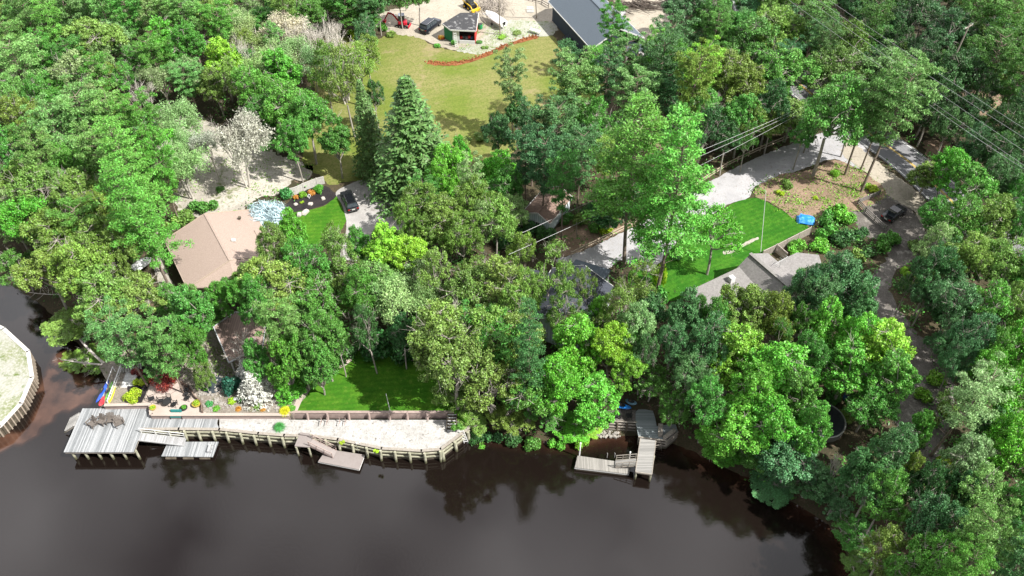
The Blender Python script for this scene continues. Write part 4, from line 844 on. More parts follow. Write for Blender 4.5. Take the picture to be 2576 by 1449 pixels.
def wirechair(label, loc, rz, m=None, s=1):
    o = thing('patio_chair', label, 'chair'); m = m or m_black
    t = LB(); t.box((0, 0, .43), (.5, .48, .05)); t.build('seat', m, o)
    t = LB(); t.beam((-.24, -.25, .43), (-.24, -.33, .95), .04, .04); t.beam((.24, -.25, .43), (.24, -.33, .95), .04, .04); t.beam((-.24, -.33, .93), (.24, -.33, .93), .04, .04)
    for k in range(4): t.beam((-.16 + k * .107, -.25, .45), (-.16 + k * .107, -.33, .93), .02, .02)
    t.build('backrest', m, o)
    for x in (-.23, .23):
        for y in (-.22, .22): t = LB(); t.beam((x, y, 0), (x, y, .43 if y < 0 else .65), .035, .035); t.build('leg', m, o)
    for x in (-.26, .26): t = LB(); t.beam((x, -.28, .65), (x, .24, .65), .05, .03); t.build('arm', m, o)
    o.location = loc; o.rotation_euler = (0, 0, rz); o.scale = (s,) * 3
    return o
def rtable(label, loc, r=.5, h=.72, m=None, mt=None, name='table'):
    o = thing(name, label, 'table', loc); t = LB(); t.tube((0, 0, h - .03), (0, 0, h), r, r, 20); t.build('tabletop', mt or m or m_black, o)
    for k in range(4): a = k * math.pi / 2 + .4; t = LB(); t.beam((math.cos(a) * r * .75, math.sin(a) * r * .75, 0), (math.cos(a) * r * .4, math.sin(a) * r * .4, h - .03), .04, .04); t.build('leg', m or m_black, o)
zt = G + .022
rtable('round black wire table in the middle of the pink patio front', W(424, 1018, zt), .55)
for x, y, a, lab in ((407, 1014, -80, 'black wire chair left of the patio table'), (441, 1022, 80, 'black wire chair right of the patio table'), (426, 1010, 180, 'black wire chair behind the patio table'), (385, 1008, -60, 'lone black chair at the left corner of the pink patio'), (472, 985, 100, 'black wire chair farthest back by the curving garden wall'), (474, 1006, 80, 'black wire chair nearest the yellow pot by the garden wall')):
    wirechair(lab, W(x, y, zt), R(a), s=1.15)
rtable('small black side table between the two chairs by the garden wall', W(471, 996, zt), .3, .5)
for x, y, a, lab in ((1553, 1050, 180, 'dark chair with pale cushion left on the dock yard'), (1581, 1052, 180, 'dark lounge chair next to the shaded deck'),):
    wirechair(lab, W(x, y, 1.73), R(a), s=1.3)
# teal glider bench
o = thing('glider_bench', 'teal cushioned bench standing on the boardwalk', 'bench', W(446, 1050, 1.915)); m_teal = mat('teal_fabric', (.02, .17, .16), (.03, .21, .20), 3, .8); c = W(446, 1050, 1.915)
t = MB(); t.box(c + Vector((0, -.05, .48)), (1.35, .6, .16)); t.build('seat', m_teal, o, bevel=.04)
t = MB(); t.box(c + Vector((0, .33, .8)), (1.35, .16, .62), 0, -.2); t.build('backrest', m_teal, o, bevel=.04)
for s in (-1, 1): t = MB(); t.box(c + Vector((s * .72, .05, .6)), (.07, .7, .05)); t.build('arm', m_black, o)
for s in (-1, 1):
    for y in (-.28, .32): t = MB(); t.beam(c + Vector((s * .7, y, 0)), c + Vector((s * .7, y, .6)), .06, .06); t.build('leg', m_black, o)
# pots
m_pot = mat('yellow_glaze', (.45, .36, .06), (.38, .30, .05), 3, .4); m_soil = mat('potting_soil', (.04, .03, .02))
def pot(label, loc, r, h, m):
    o = thing('planter', label, 'plant pot', loc); t = LB(); rings = [[(math.cos(a) * q, math.sin(a) * q, z) for a in [k * math.pi / 7 for k in range(14)]] for q, z in ((r * .6, 0), (r * .95, h * .6), (r, h), (r * .85, h), (r * .8, h * .85))]; t.loft(rings); t.build('pot', m, o, smooth=False)
    return o
POTS = [(pot('round yellow pot at the right end of the pink patio', W(496, 1020, zt), .55, .5, m_pot), .5), (pot('olive glazed pot at the left corner of the patio ledge', W(386, 1029, zt), .42, .4, m_pot), .4), (pot('dark planter with green leaves at the front of the patio', W(464, 1029, zt), .45, .35, m_black), .35)]
# terrace of the navy house
zn = G + .12
sp = thing('hot_tub', 'dark square hot tub on the terrace of the navy house', 'hot tub', W(1432, 103, zn)); t = MB(); c = W(1432, 103, zn); t.box(c + Vector((0, 0, .42)), (1.9, 1.9, .84), .6); t.build('shell', m_black, sp, bevel=.08)
t = MB(); t.tube(c + Vector((0, 0, .845)), c + Vector((0, 0, .88)), .75, .75, 18); t.build('water', m_win, sp)
rtable('round patterned fire table on the navy house terrace', W(1437, 124, zn), .75, .55, m_black, m_wsroof)
for x, y, a, lab in ((1424, 117, -60, 'dark chair left of the round terrace table'), (1448, 131, 110, 'dark chair right of the round terrace table'), (1452, 118, 150, 'dark chair between the round table and the navy wall')): wirechair(lab, W(x, y, zn), R(a), s=1.25)
o = thing('folded_awning', 'long green tarpaulin leaning at the near corner of the navy house', 'tarpaulin', W(1477, 139, G)); t = MB(); a, b = W(1466, 130, G + .5), W(1488, 150, G + .3); t.beam(a, b, 1.0, .12, up=(.3, -.3, 1)); t.build('sheet', mat('green_tarp', (.01, .20, .08), (.02, .25, .12), 3, .5), o)
o = thing('table', 'small white picnic bench on the grass at the terrace end', 'bench', W(1341, 87, G)); t = MB(); c = W(1346, 85, G); t.box(c + Vector((0, 0, .75)), (2.2, .7, .07), -.5); t.build('tabletop', m_white, o); t = MB(); t.beam(c + Vector((-.8, .4, 0)), c + Vector((-.8, .4, .72)), .08, .5); t.beam(c + Vector((.8, -.4, 0)), c + Vector((.8, -.4, .72)), .08, .5); t.build('leg', m_trim, o)
# tarp, bins, odds
def SQ(a): return min(1.25, 1 / max(abs(math.cos(a)), abs(math.sin(a))))
def lump(name, label, cat, loc, d, m, seed=1, rz=0):
    r_ = random.Random(seed); t = MB(); rings = []
    for z, k in ((0, 1), (.35, .98), (.75, .85), (.95, .5)):
        rings.append([Vector((SQ(a) * math.cos(a) * d[0] / 2 * k * (1 + r_.uniform(-.13, .13)), SQ(a) * math.sin(a) * d[1] / 2 * k * (1 + r_.uniform(-.13, .13)), z * d[2])) for a in [i * math.pi / 7 for i in range(14)]])
    t.loft(rings); M = Matrix.Translation(loc) @ Matrix.Rotation(rz, 4, 'Z'); t.v = [tuple(M @ Vector(v)) for v in t.v]
    o = t.build(name, m, at=loc); return tag(o, label, cat)
m_tarp = mat('blue_tarp', (.02, .20, .62), (.10, .35, .75), 1.6, .4, lo=.45, hi=.6)
lump('tarp', 'bright blue tarpaulin over a heap at the corner of the side lawn', 'tarpaulin', W(2026, 556, G), (2.6, 1.9, .8), m_tarp, 3, -.3)
lump('tarp', 'pale blue tarpaulin strip among the trees at the lower right', 'tarpaulin', W(2222, 985, G), (1.2, 4.2, .7), mat('pale_tarp', (.55, .66, .74), (.4, .52, .62), 2, .5), 5, .35)
lump('tarp', 'pale grey-blue tarpaulin glimpsed below the dinghy', 'tarpaulin', W(420, 812, G), (2.2, 1.6, .9), mat('grey_tarp', (.32, .40, .42), (.25, .33, .36), 2, .5), 8, .35)
def drum(label, loc, r, h, m, cat='barrel', name='barrel'):
    o = thing(name, label, cat, loc); t = LB(); t.loft([[(math.cos(a) * q, math.sin(a) * q, z) for a in [k * math.pi / 7 for k in range(14)]] for q, z in ((r * .9, 0), (r, h * .2), (r, h * .8), (r * .92, h))]); t.build('body', m, o); t = LB(); t.tube((0, 0, h), (0, 0, h + .04), r * .9, r * .9, 14); t.build('lid', m_black, o)
m_bl = mat('blue_plastic', (.02, .12, .35), (.02, .10, .3), 3, .4); m_gb = mat('green_plastic', (.02, .25, .09), (.02, .2, .08), 3, .4)
drum('blue barrel behind the round pool', W(2117, 978, G), .45, .9, m_bl); drum('blue barrel nearest the round pool', W(2128, 1003, G), .4, .9, m_bl)
drum('green bin between the workshop and the white boat', W(1208, 72, G), .5, 1.0, m_gb, 'bin', 'bin')
pt = thing('pool', 'round dark covered above-ground pool under the trees', 'pool', W(2066, 1068, G)); t = LB(); t.loft([[(math.cos(a) * q, math.sin(a) * q, z) for a in [k * math.pi / 16 for k in range(32)]] for q, z in ((2.6, -.3), (2.6, 1.0), (2.5, 1.0))], True); t.build('wall', m_greyw, pt)
t = LB(); t.tube((0, 0, 1.0), (0, 0, 1.03), 2.45, 2.45, 32); t.build('cover', mat('black_cover', (.015, .018, .022), (.03, .034, .04), 2, .35), pt)
t = LB(); ring = [(math.cos(a) * 2.6, math.sin(a) * 2.6, 1.04) for a in [k * math.pi / 16 for k in range(33)]]; t.path(ring, .06, 5); t.build('rim', m_alu, pt)
# rocks
m_rock = mat('pale_rock', (.48, .45, .41), (.34, .31, .28), 3, .85, bump=.4); m_rock2 = mat('grey_rock', (.22, .20, .18), (.34, .32, .29), 3, .85, bump=.4)
for i, (x, y, d, lab, m) in enumerate([(753, 542, (.7, .8, .55), 'smaller white boulder on the small front lawn', m_rock), (768, 536, (1.3, .8, .5), 'larger white boulder on the small front lawn', m_rock), (813, 500, (.7, .6, .3), 'round pale stone at the right end of the mulch bed', m_rock), (781, 514, (.75, .7, .3), 'round pale stone in the middle of the mulch bed', m_rock), (744, 515, (.6, .5, .3), 'pale stone at the left end of the mulch bed', m_rock)]):
    lump('stone', lab, 'stone', W(x, y, G), d, m, i + 20, i)
# pond with ring of stones
o = thing('garden_pond', 'small dark garden pond ringed with stones behind the pink patio', 'pond', W(537, 966, G)); t = MB(); c = W(537, 966, G + .03)
t.prism([(c.x + math.cos(a) * 1.5 * (1 + .1 * math.sin(3 * a)), c.y + math.sin(a) * 1.5) for a in [k * math.pi / 10 for k in range(20)]], G - .1, G + .03); t.build('water', m_win, o)
for k in range(22):
    a = k * 2 * math.pi / 22; rr = random.Random(k); p = c + Vector((math.cos(a) * 1.75, math.sin(a) * 1.75, 0)); t = MB(); s = rr.uniform(.28, .5); t.box(p, (s, s * .8, s * .6), rr.random() * 3, rr.random() * .4); t.build('edge_stone', m_rock2, o, bevel=.06)
mb = MB(); rr = random.Random(4)
for k in range(420):
    x, y = rr.choice([(rr.uniform(500, 610), rr.uniform(930, 1030)), (rr.uniform(520, 700), rr.uniform(1005, 1034)), (rr.uniform(1470, 1560), rr.uniform(1078, 1100)), (rr.uniform(505, 560), rr.uniform(915, 950))])
    s = rr.uniform(.12, .38); z = G if y < 1040 else .15; c = W(x, y, z); mb.box(c, (s, s * rr.uniform(.6, 1), s * .6), rr.random() * 3, rr.random() * .5)
tag(mb.build('rubble', m_rock2, at=W(560, 980, G), bevel=0), 'scattered grey stones in the rock garden and along the seawall', kind='stuff')
o = thing('sign', 'small white plaque in the rock garden', 'sign', W(596, 1010, G)); t = MB(); c = W(596, 1010, G); t.box(c + Vector((0, 0, .55)), (.5, .35, .05), 0, .5); t.build('plate', m_white, o); t = MB(); t.beam(c, c + Vector((0, 0, .52)), .05, .05); t.build('post', m_black, o)
# white scroll ornament
o = thing('garden_ornament', 'white curled metal ornament in the mulch bed', 'ornament', W(778, 500, G)); c = W(778, 500, G); t = MB(); t.path([c + Vector((.35 * math.sin(a) * (1 - a / 12), 0, .55 + .35 * math.cos(a) * (1 - a / 12) + 0)) for a in [k * .5 for k in range(14)]], .045, 6); t.build('scroll', m_white, o); t = MB(); t.tube(c, c + Vector((0, 0, .5)), .045, .045, 6); t.build('stem', m_white, o)

# ============================================================ FENCES
def railfence(label, pts, m, step=2.6, h=1.05, nr=2):
    root = thing('rail_fence', label, 'fence', W(*pts[0], G)); ps = [p for p, d in line_pts(pts, G, step)] + [W(*pts[-1], G)]
    for p in ps: t = MB(); t.beam(p - Vector((0, 0, .2)), p + Vector((0, 0, h + .1)), .14, .14); t.build('post', m, root)
    for a, b in zip(ps, ps[1:]):
        for k in range(nr): z = h * (k + .8) / (nr + .1); t = MB(); t.beam(a + Vector((0, 0, z)), b + Vector((0, 0, z)), .10, .14); t.build('rail', m, root)
m_rail = mat('pale_split_wood', (.46, .38, .29), (.38, .31, .24), 3, .85); m_rail2 = mat('dark_split_wood', (.20, .18, .17), (.14, .13, .12), 3, .85)
railfence('long pale two-rail fence along the far edge of the gravel drive', [(1436, 646), (1570, 580), (1655, 528), (1745, 473), (1832, 418), (1900, 385), (1990, 347), (2050, 325)], m_rail)
railfence('dark split-rail fence cornering round the parked hatchback', [(2210, 492), (2155, 514), (2190, 548), (2226, 582)], m_rail2, 2.2, 1.0, 3)
railfence('weathered rail fence beside the yard entrance at the top edge', [(1380, 20), (1360, 8), (1330, 2)], m_rail2, 2.2, 1.0, 2)
def picket(label, pts, m, h=1.5, step=.2, bw=.14):
    root = thing('picket_fence', label, 'fence', W(*pts[0], G)); pk = MB(); rl = MB(); ps = [W(x, y, G) for x, y in pts]
    for p, d in line_pts(pts, G, step): pk.beam(p + Vector((0, 0, .05)), p + Vector((0, 0, h)), bw, .03, up=Vector((d.y, -d.x, 0)))
    for a, b in zip(ps, ps[1:]):
        for z in (.3, h - .25): rl.beam(a + Vector((0, .05, z)), b + Vector((0, .05, z)), .05, .1)
        rl.beam(a + Vector((0, 0, h)), b + Vector((0, 0, h)), .1, .05)
    pk.build('pickets', m, root); rl.build('rail', m, root)
    for p, d in line_pts(pts, G, 2.4): t = MB(); t.beam(p, p + Vector((0, 0, h + .12)), .12, .12); t.build('post', m, root)
m_pick = mat('grey_picket_wood', (.40, .35, .31), (.30, .26, .23), 3, .85); m_pick2 = mat('silver_picket_wood', (.55, .53, .50), (.42, .40, .38), 3, .85)
picket('weathered picket fence along the lower edge of the side lawn', [(1916, 650), (1950, 634), (2036, 590)], m_pick)
picket('short picket fence branching off between the grey house and its garage', [(1950, 634), (1976, 656)], m_pick)
picket('silvery curved board fence behind the black mulch bed', smooth_poly([(728, 494), (745, 490), (772, 478), (798, 468), (817, 463)], False, 3), m_pick2, 1.5, .17, .15)

# ============================================================ VEHICLES
m_paint = mat('black_car_paint', (.006, .007, .009), (.008, .009, .012), 1, .22, .5); m_navyp = mat('navy_car_paint', (.004, .007, .014), (.006, .010, .018), 1, .22, .5); m_grayp = mat('graphite_car_paint', (.012, .013, .015), (.018, .019, .022), 1, .22, .5)
m_tyre = mat('tyre_rubber', (.015, .015, .015), (.02, .02, .02), 4, .9); m_rim = mat('wheel_rim', (.35, .35, .36), (.3, .3, .31), 3, .3, metal=.8)
m_redl = mat('red_lamp', (.5, .01, .01), (.4, .01, .01), 3, .2); m_hl = mat('clear_lamp', (.7, .72, .75), (.6, .62, .65), 3, .1); m_chrome = mat('chrome', (.6, .6, .6), (.5, .5, .5), 3, .15, metal=.9); m_plate = mat('licence_plate', (.6, .6, .55), (.55, .55, .5), 3, .5)
def car(label, loc, rz, L_, wd, H_, m, belt, hood, style='suv', open_hatch=False, rails=True):
    o = thing('parked_car', label, 'car'); hl = L_ / 2; w2 = wd / 2; zb = .28
    def ring(x, zt, k, zb_=zb): return [(x, -w2 * k * .9, zb_), (x, w2 * k * .9, zb_), (x, w2 * k, zb_ + (zt - zb_) * .35), (x, w2 * k * .97, zt - .04), (x, w2 * k * .9, zt), (x, -w2 * k * .9, zt), (x, -w2 * k * .97, zt - .04), (x, -w2 * k, zb_ + (zt - zb_) * .35)]
    rb_ = -hl + (.25 if style == 'suv' else .75)      # rear of cabin at belt
    ws = hl - hood                                     # windscreen foot
    t = LB(); t.loft([ring(-hl, belt - .12, .9, .42), ring(-hl + .06, belt - .03, .96, .32), ring(-hl + .3, belt, 1), ring(-hl * .5, belt, 1), ring(0, belt, 1), ring(ws, belt, 1), ring(ws + hood * .5, belt - .05, .98), ring(hl - .2, belt - .13, .93), ring(hl - .03, belt - .26, .86, .34), ring(hl, belt - .36, .8, .4)]); b_ = t.build('body', m, o, smooth=False)
    kx = .74
    t = LB(); xr0, xr1, xf0, xf1 = rb_, rb_ + (.28 if style == 'suv' else .75), ws - .75, ws + .1
    t.add([(xr0, -w2 * .93, belt), (xr0, w2 * .93, belt), (xf1, w2 * .9, belt), (xf1, -w2 * .9, belt), (xr1, -w2 * kx, H_ - .07), (xr1, w2 * kx, H_ - .07), (xf0, w2 * kx, H_ - .07), (xf0, -w2 * kx, H_ - .07)], [(0, 1, 2, 3), (4, 5, 6, 7), (0, 1, 5, 4), (1, 2, 6, 5), (2, 3, 7, 6), (3, 0, 4, 7)]); t.build('windows', m_win, o)
    t = LB(); t.box(((xr1 + xf0) / 2, 0, H_ - .035), (xf0 - xr1 + .12, wd * kx + .06, .09)); t.build('roof', m, o, bevel=.03)
    t = LB()
    for s in (-1, 1):
        for xa, xb in ((xr0 + .02, xr1 + .04), (xf1, xf0), ((xr0 + xf1) / 2 - .1, (xr0 + xf1) / 2), ((xr0 * .45 + xf1 * .1) - .2, (xr0 * .45 + xf1 * .1) - .15)): t.beam((xa, s * w2 * .93, belt), (xb, s * w2 * (kx + .01), H_ - .07), .09, .05)
    t.build('pillars', m, o)
    if rails:
        for s in (-1, 1): t = LB(); t.beam((xr1 + .1, s * w2 * .68, H_ + .05), (xf0 - .1, s * w2 * .68, H_ + .05), .05, .05); t.build('roof_rail', m_chrome, o)
    for x in (-hl + .82, hl - .88):
        for s in (-1, 1):
            t = LB(); t.tube((x, s * (w2 - .22), .35), (x, s * (w2 + .005), .35), .36, .36, 18); wl = t.build('wheel', m_tyre, o)
            t = LB(); t.tube((x, s * (w2 - .02), .35), (x, s * (w2 + .02), .35), .22, .2, 12); t.build('rim', m_rim, wl)
    for s in (-1, 1):
        t = LB(); t.box((-hl + .04, s * w2 * .72, belt - .2), (.1, .32, .16)); t.build('tail_light', m_redl, o)
        t = LB(); t.box((hl - .1, s * w2 * .66, belt - .34), (.16, .34, .12)); t.build('headlight', m_hl, o)
        t = LB(); t.box((ws - .15, s * (w2 + .1), belt + .08), (.12, .22, .14)); t.build('mirror', m, o, bevel=.03)
    t = LB(); t.box((-hl - .04, 0, .48), (.12, wd * .86, .2)); t.build('bumper', m_black, o, bevel=.03); t = LB(); t.box((hl - .02, 0, .45), (.1, wd * .7, .18)); t.build('bumper', m_black, o, bevel=.03)
    t = LB(); t.box((-hl - .01, 0, belt - .28), (.04, .5, .14)); t.build('number_plate', m_plate, o)
    t = LB(); t.box((-hl + .0, 0, belt - .12), (.04, wd * .6, .04)); t.build('trim_strip', m_chrome, o)
    if open_hatch:
        t = LB(); t.beam((xr1, 0, H_), (xr1 - .95, 0, H_ + .38), wd * .74, .06); t.build('tailgate', m, o)
        t = LB(); t.beam((xr1 - .1, 0, H_ - .0), (xr1 - .85, 0, H_ + .28), wd * .6, .03); t.build('boot_lining', mat('purple_lining', (.05, .03, .09), (.04, .03, .07)), o)
    o.location = loc; o.rotation_euler = (0, 0, rz)
    return o
car('black estate car parked on the pale concrete drive', W(880, 512, G + .03), R(113), 4.9, 1.9, 1.6, m_paint, .98, 1.25, 'suv')
car('big navy off-road car parked beside the workshop', W(1083, 72, G + .02), R(59), 5.4, 2.1, 1.95, m_navyp, 1.2, 1.35, 'suv')
car('graphite hatchback with open tailgate parked inside the dark split-rail fence', W(2247, 543, G + .02), R(38), 4.6, 1.85, 1.5, m_grayp, .95, 1.2, 'hatch', True, rails=False)
# mini excavator
m_exr = mat('red_machine_paint', (.5, .012, .03), (.42, .01, .025), 2, .4); o = thing('mini_excavator', 'red mini excavator with grey cab and raised boom on the sandy yard', 'excavator', W(1013, 66, G)); 
for s in (-1, 1):
    t = LB(); t.loft([[(x, s * .62 - .17, z), (x, s * .62 + .17, z), (x, s * .62 + .17, z2), (x, s * .62 - .17, z2)] for x, z, z2 in ((-1.15, .2, .3), (-1.0, .02, .48), (1.0, .02, .48), (1.15, .2, .3))]); tr = t.build('track', m_tyre, o)
    for k in range(4): t = LB(); t.tube((-.8 + k * .53, s * .82 - .01, .22), (-.8 + k * .53, s * .82 + .01, .22), .14, .14, 10); t.build('roller', m_rim, tr)
t = LB(); t.box((0, 0, .35), (.9, .9, .3)); t.build('chassis', m_black, o)
t = LB(); t.box((-.1, .1, .85), (1.5, 1.3, .6), .35); t.build('body', m_exr, o, bevel=.12)
t = LB(); t.box((.55, -.1, .9), (.75, 1.2, .75), .35); t.build('counterweight', m_exr, o, bevel=.15)
t = LB(); t.box((-.15, .15, 1.62), (1.0, 1.0, 1.05), .35); t.build('cab', m_win, o, bevel=.05)
t = LB(); t.box((-.15, .15, 2.2), (1.12, 1.1, .12), .35); t.build('cab_roof', mat('grey_roof_plastic', (.25, .27, .33), (.3, .32, .38), 3, .5), o, bevel=.04)
t = LB()
for x, y in ((-.62, -.17), (-.47, .62 - .02), (.3, -.33), (.2, .6)): t.beam((x, y, 1.1), (x, y, 2.2), .07, .07)
t.build('pillars', m_black, o)
t = LB(); t.beam((-.6, -.1, .9), (-1.6, -.2, 2.3), .2, .28); t.beam((-1.55, -.2, 2.25), (-2.5, -.3, 2.5), .18, .26); t.build('boom', m_exr, o, bevel=.02)
t = LB(); t.beam((-2.4, -.3, 2.6), (-3.2, -.4, 1.1), .16, .22); t.build('arm', m_exr, o, bevel=.02)
t = LB(); t.beam((-1.0, -.1, 1.9), (-2.2, -.25, 2.75), .09, .09); t.build('hydraulic_ram', m_chrome, o)
t = LB(); t.loft([[(-3.3 + dx, y, z) for y, z in ((-.75, .6), (-.05, .6), (-.05, 1.05), (-.75, 1.05))] for dx in (-.25, .3)]); t.build('bucket', m_exr, o, bevel=.05)
t = LB(); t.box((1.35, 0, .3), (.12, 1.5, .4)); t.build('dozer_blade', m_exr, o)
o.rotation_euler = (0, 0, R(-14)); o.scale = (1.1,) * 3
# skid steer
m_yp = mat('yellow_machine_paint', (.65, .42, .02), (.55, .36, .02), 2, .4); o = thing('skid_steer', 'black and yellow skid steer loader behind the workshop', 'loader', W(1182, 20, G))
for x in (-.6, .6):
    for s in (-1, 1): t = LB(); t.tube((x, s * .6, .4), (x, s * .9, .4), .4, .4, 16); wl = t.build('wheel', m_tyre, o); t = LB(); t.tube((x, s * .89, .4), (x, s * .92, .4), .2, .2, 10); t.build('rim', m_yp, wl)
t = LB(); t.box((-.1, 0, .75), (2.3, 1.15, .8)); t.build('body', m_black, o, bevel=.08)
t = LB(); t.box((.1, 0, 1.55), (1.2, 1.0, .95)); t.build('cab', m_win, o, bevel=.05); t = LB(); t.box((.1, 0, 2.06), (1.3, 1.1, .08)); t.build('cab_roof', m_black, o)
for s in (-1, 1): t = LB(); t.beam((-1.2, s * .72, 1.35), (1.2, s * .72, .95), .12, .2); t.beam((1.2, s * .72, .95), (1.7, s * .72, .4), .12, .2); t.build('lift_arm', m_yp, o)
t = LB(); t.loft([[(x, y, z) for y, z in ((-1, .1), (1, .1), (1, .55), (-1, .5))] for x in (1.65, 2.1)]); t.build('bucket', m_yp, o)
o.rotation_euler = (0, 0, R(-50)); o.scale = (1.1,) * 3
# brush pile and logs
mb = MB(); rr = random.Random(9)
for k in range(150):
    c = W(1236, 18, G) + Vector((rr.gauss(0, 1.8), rr.gauss(0, 2.4), rr.uniform(.1, 1.1))); a = rr.gauss(1.9, .5); d = Vector((math.cos(a), math.sin(a), rr.uniform(-.2, .3))) * rr.uniform(.8, 2.0); mb.tube(c - d, c + d, rr.uniform(.03, .09), .02, 5)
tag(mb.build('brush_pile', mat('dead_wood', (.36, .32, .28), (.22, .19, .16), 4, .9), at=W(1236, 18, G)), 'grey heap of cut brushwood behind the white boat', 'brush pile', kind='stuff')
for i, (x, y, lab) in enumerate([(1600, 18, 'dark heap of logs and brush behind the navy house'), (1180 + 20, 118, None)]):
    if not lab: continue
    mb = MB()
    for k in range(120): c = W(x, y, G) + Vector((rr.gauss(0, 4), rr.gauss(0, 1.3), rr.uniform(.1, .8))); a = rr.gauss(-.3, .5); d = Vector((math.cos(a), math.sin(a), rr.uniform(-.2, .2))) * rr.uniform(.8, 2.4); mb.tube(c - d, c + d, rr.uniform(.05, .16), .04, 5)
    tag(mb.build('brush_pile', mat('dark_dead_wood', (.14, .11, .09), (.07, .06, .05), 4, .9), at=W(x, y, G)), lab, 'brush pile', kind='stuff')
lump('wheelbarrow_load', 'yellow and red play things heap left of the green workshop wall', 'heap', W(1110, 97, G), (1.3, .9, .7), mat('yellow_red_heap', (.7, .45, .02), (.45, .05, .02), 2, .5, lo=.45, hi=.55), 31)
# wooden steps of light planks near the yard
o = thing('steps', 'short flight of pale timber steps at the edge of the sandy yard', 'steps', W(1333, 22, G))
for k in range(4): t = MB(); c = W(1334, 18 + k * 4, G + .6 - k * .15); t.box(c, (1.4, .18, .1)); t.build('tread', m_trim, o)

# ============================================================ POLES AND WIRES
m_ut = mat('pole_wood', (.30, .26, .22), (.22, .19, .16), 3, .9); m_wire = mat('wire_metal', (.4, .4, .41), (.35, .35, .35), 3, .5, metal=.3)
def upole(label, base, top, r=.16, arm=None):
    o = thing('utility_pole', label, 'utility pole', base); t = MB(); t.tube(base - Vector((0, 0, .3)), top, r, r * .7, 10); t.build('shaft', m_ut, o)
    if arm: t = MB(); c = top - Vector((0, 0, .5)); t.beam(c - arm, c + arm, .12, .14); t.build('crossarm', m_ut, o); t = MB(); [t.tube(c + arm * k, c + arm * k + Vector((0, 0, .25)), .06, .05, 6) for k in (-.9, 0, .9)]; t.build('insulators', m_white, o)
    return top
upole('bare grey utility pole beside the white boat', W(1258, 87, G), W(1255, -12, G + 9), .13)
upole('slim pale pole behind the red excavator', W(1021, 26, G), W(1019, -40, G + 7), .08)
upole('pale pole left of the navy house at the top edge', W(1350, 45, G), W(1346, -35, G + 8), .12)
pA = upole('tall utility pole with crossarm at the top edge above the road', W(2077, 60, G), W(2072, -60, G + 17), .16, Vector((.9, .7, 0)))
pB = upole('utility pole with crossarm beyond the tall pine right of the road', W(2330, 300, G), W(2440, 60, G + 17), .16, Vector((.9, .7, 0)))
def wire(label, a, b, sag=.6, r=.022, n=14, grp='overhead power lines across the upper right'):
    t = MB(); ps = [a.lerp(b, k / n) - Vector((0, 0, sag * 4 * (k / n) * (1 - k / n))) for k in range(n + 1)]; t.path(ps, r, 4); tag(t.build('power_line', m_wire, at=a), label, 'power line', grp)
zw = G + 17
for i, (p1, p2, lab) in enumerate([((2050, -25), (2600, 338), 'power line uppermost of the bundle crossing the top right woods'), ((2052, -5), (2600, 362), 'power line second from the top of the bundle at the top right'), ((2040, 4), (2600, 396), 'power line third from the top of the bundle at the top right'), ((1960, -18), (2600, 432), 'lowest thin power line of the bundle at the top right'), ((2290, 228), (2600, 440), 'thick cable hanging below the bundle at the right edge')]):
    wire(lab, W(*p1, zw - i * .3), W(*p2, zw - i * .3), .25, .03 if i == 4 else .022)
for i, (p1, p2, lab) in enumerate([((1290, 596), (1700, 404), 'service wire uppermost above the gravel drive'), ((1280, 640), (1738, 428), 'service wire middle above the gravel drive'), ((1700, 404), (2058, 252), 'service wire upper beyond the white pines'), ((1738, 428), (2062, 258), 'service wire lower beyond the white pines'), ((1715, 413), (2060, 255), 'service wire between the two beyond the white pines')]):
    wire(lab, W(*p1, G + 10), W(*p2, G + 10), .2, .02, grp='service wires over the drive')
q = W(2060, 255, G + 10); upole('slender utility pole in the trees where the drive meets the road', Vector((q.x, q.y, G)), q + Vector((0, 0, .3)), .12)
q = W(1700, 404, G + 10); upole('thin utility pole behind the tall white pines', Vector((q.x, q.y, G)), q + Vector((0, 0, .3)), .1)
o = upole('thin grey post in the brush beside the pale blue shed', W(1452, 597, G), W(1450, 560, G + 3.0), .07)
# ============================================================ TREES AND PLANTS
def nrm(a): return a / np.maximum(np.linalg.norm(a, axis=-1, keepdims=True), 1e-9)
def leafmesh(name, c, n, s, asp, m, tri=False):
    """many small leaf-shaped faces: centres c, facing n, half-length s"""
    k = len(c); t = nrm(np.cross(n, rng.normal(size=(k, 3)))); b = np.cross(n, t); s = np.asarray(s).reshape(-1, 1) * np.ones((k, 1))
    v = np.stack([c + t * s, c + b * s * asp, c - t * s, c - b * s * asp], 1).reshape(-1, 3)
    me = bpy.data.meshes.new(name); me.vertices.add(4 * k); me.vertices.foreach_set('co', v.ravel())
    me.loops.add(4 * k); me.loops.foreach_set('vertex_index', np.arange(4 * k)); me.polygons.add(k)
    me.polygons.foreach_set('loop_start', np.arange(0, 4 * k, 4)); me.polygons.foreach_set('loop_total', np.full(k, 4)); me.update(); me.validate()
    me.materials.append(m); return me
def sph(k):
    return nrm(rng.normal(size=(k, 3)))
m_leaf = mat_leaf('broad_leaves'); m_needle = mat_leaf('needles', trans=.25, rough=.55); m_bloom = mat_leaf('fine_leaves', trans=.3)
m_bark = mat('oak_bark', (.40, .37, .33), (.25, .22, .19), 3, .95, bump=.5, stretch=(2, 2, .5)); m_barkp = mat('pine_bark', (.27, .21, .17), (.15, .12, .10), 4, .95, bump=.5, stretch=(2, 2, .6)); m_barkw = mat('bare_grey_wood', (.60, .56, .51), (.40, .36, .32), 3, .9, bump=.3)

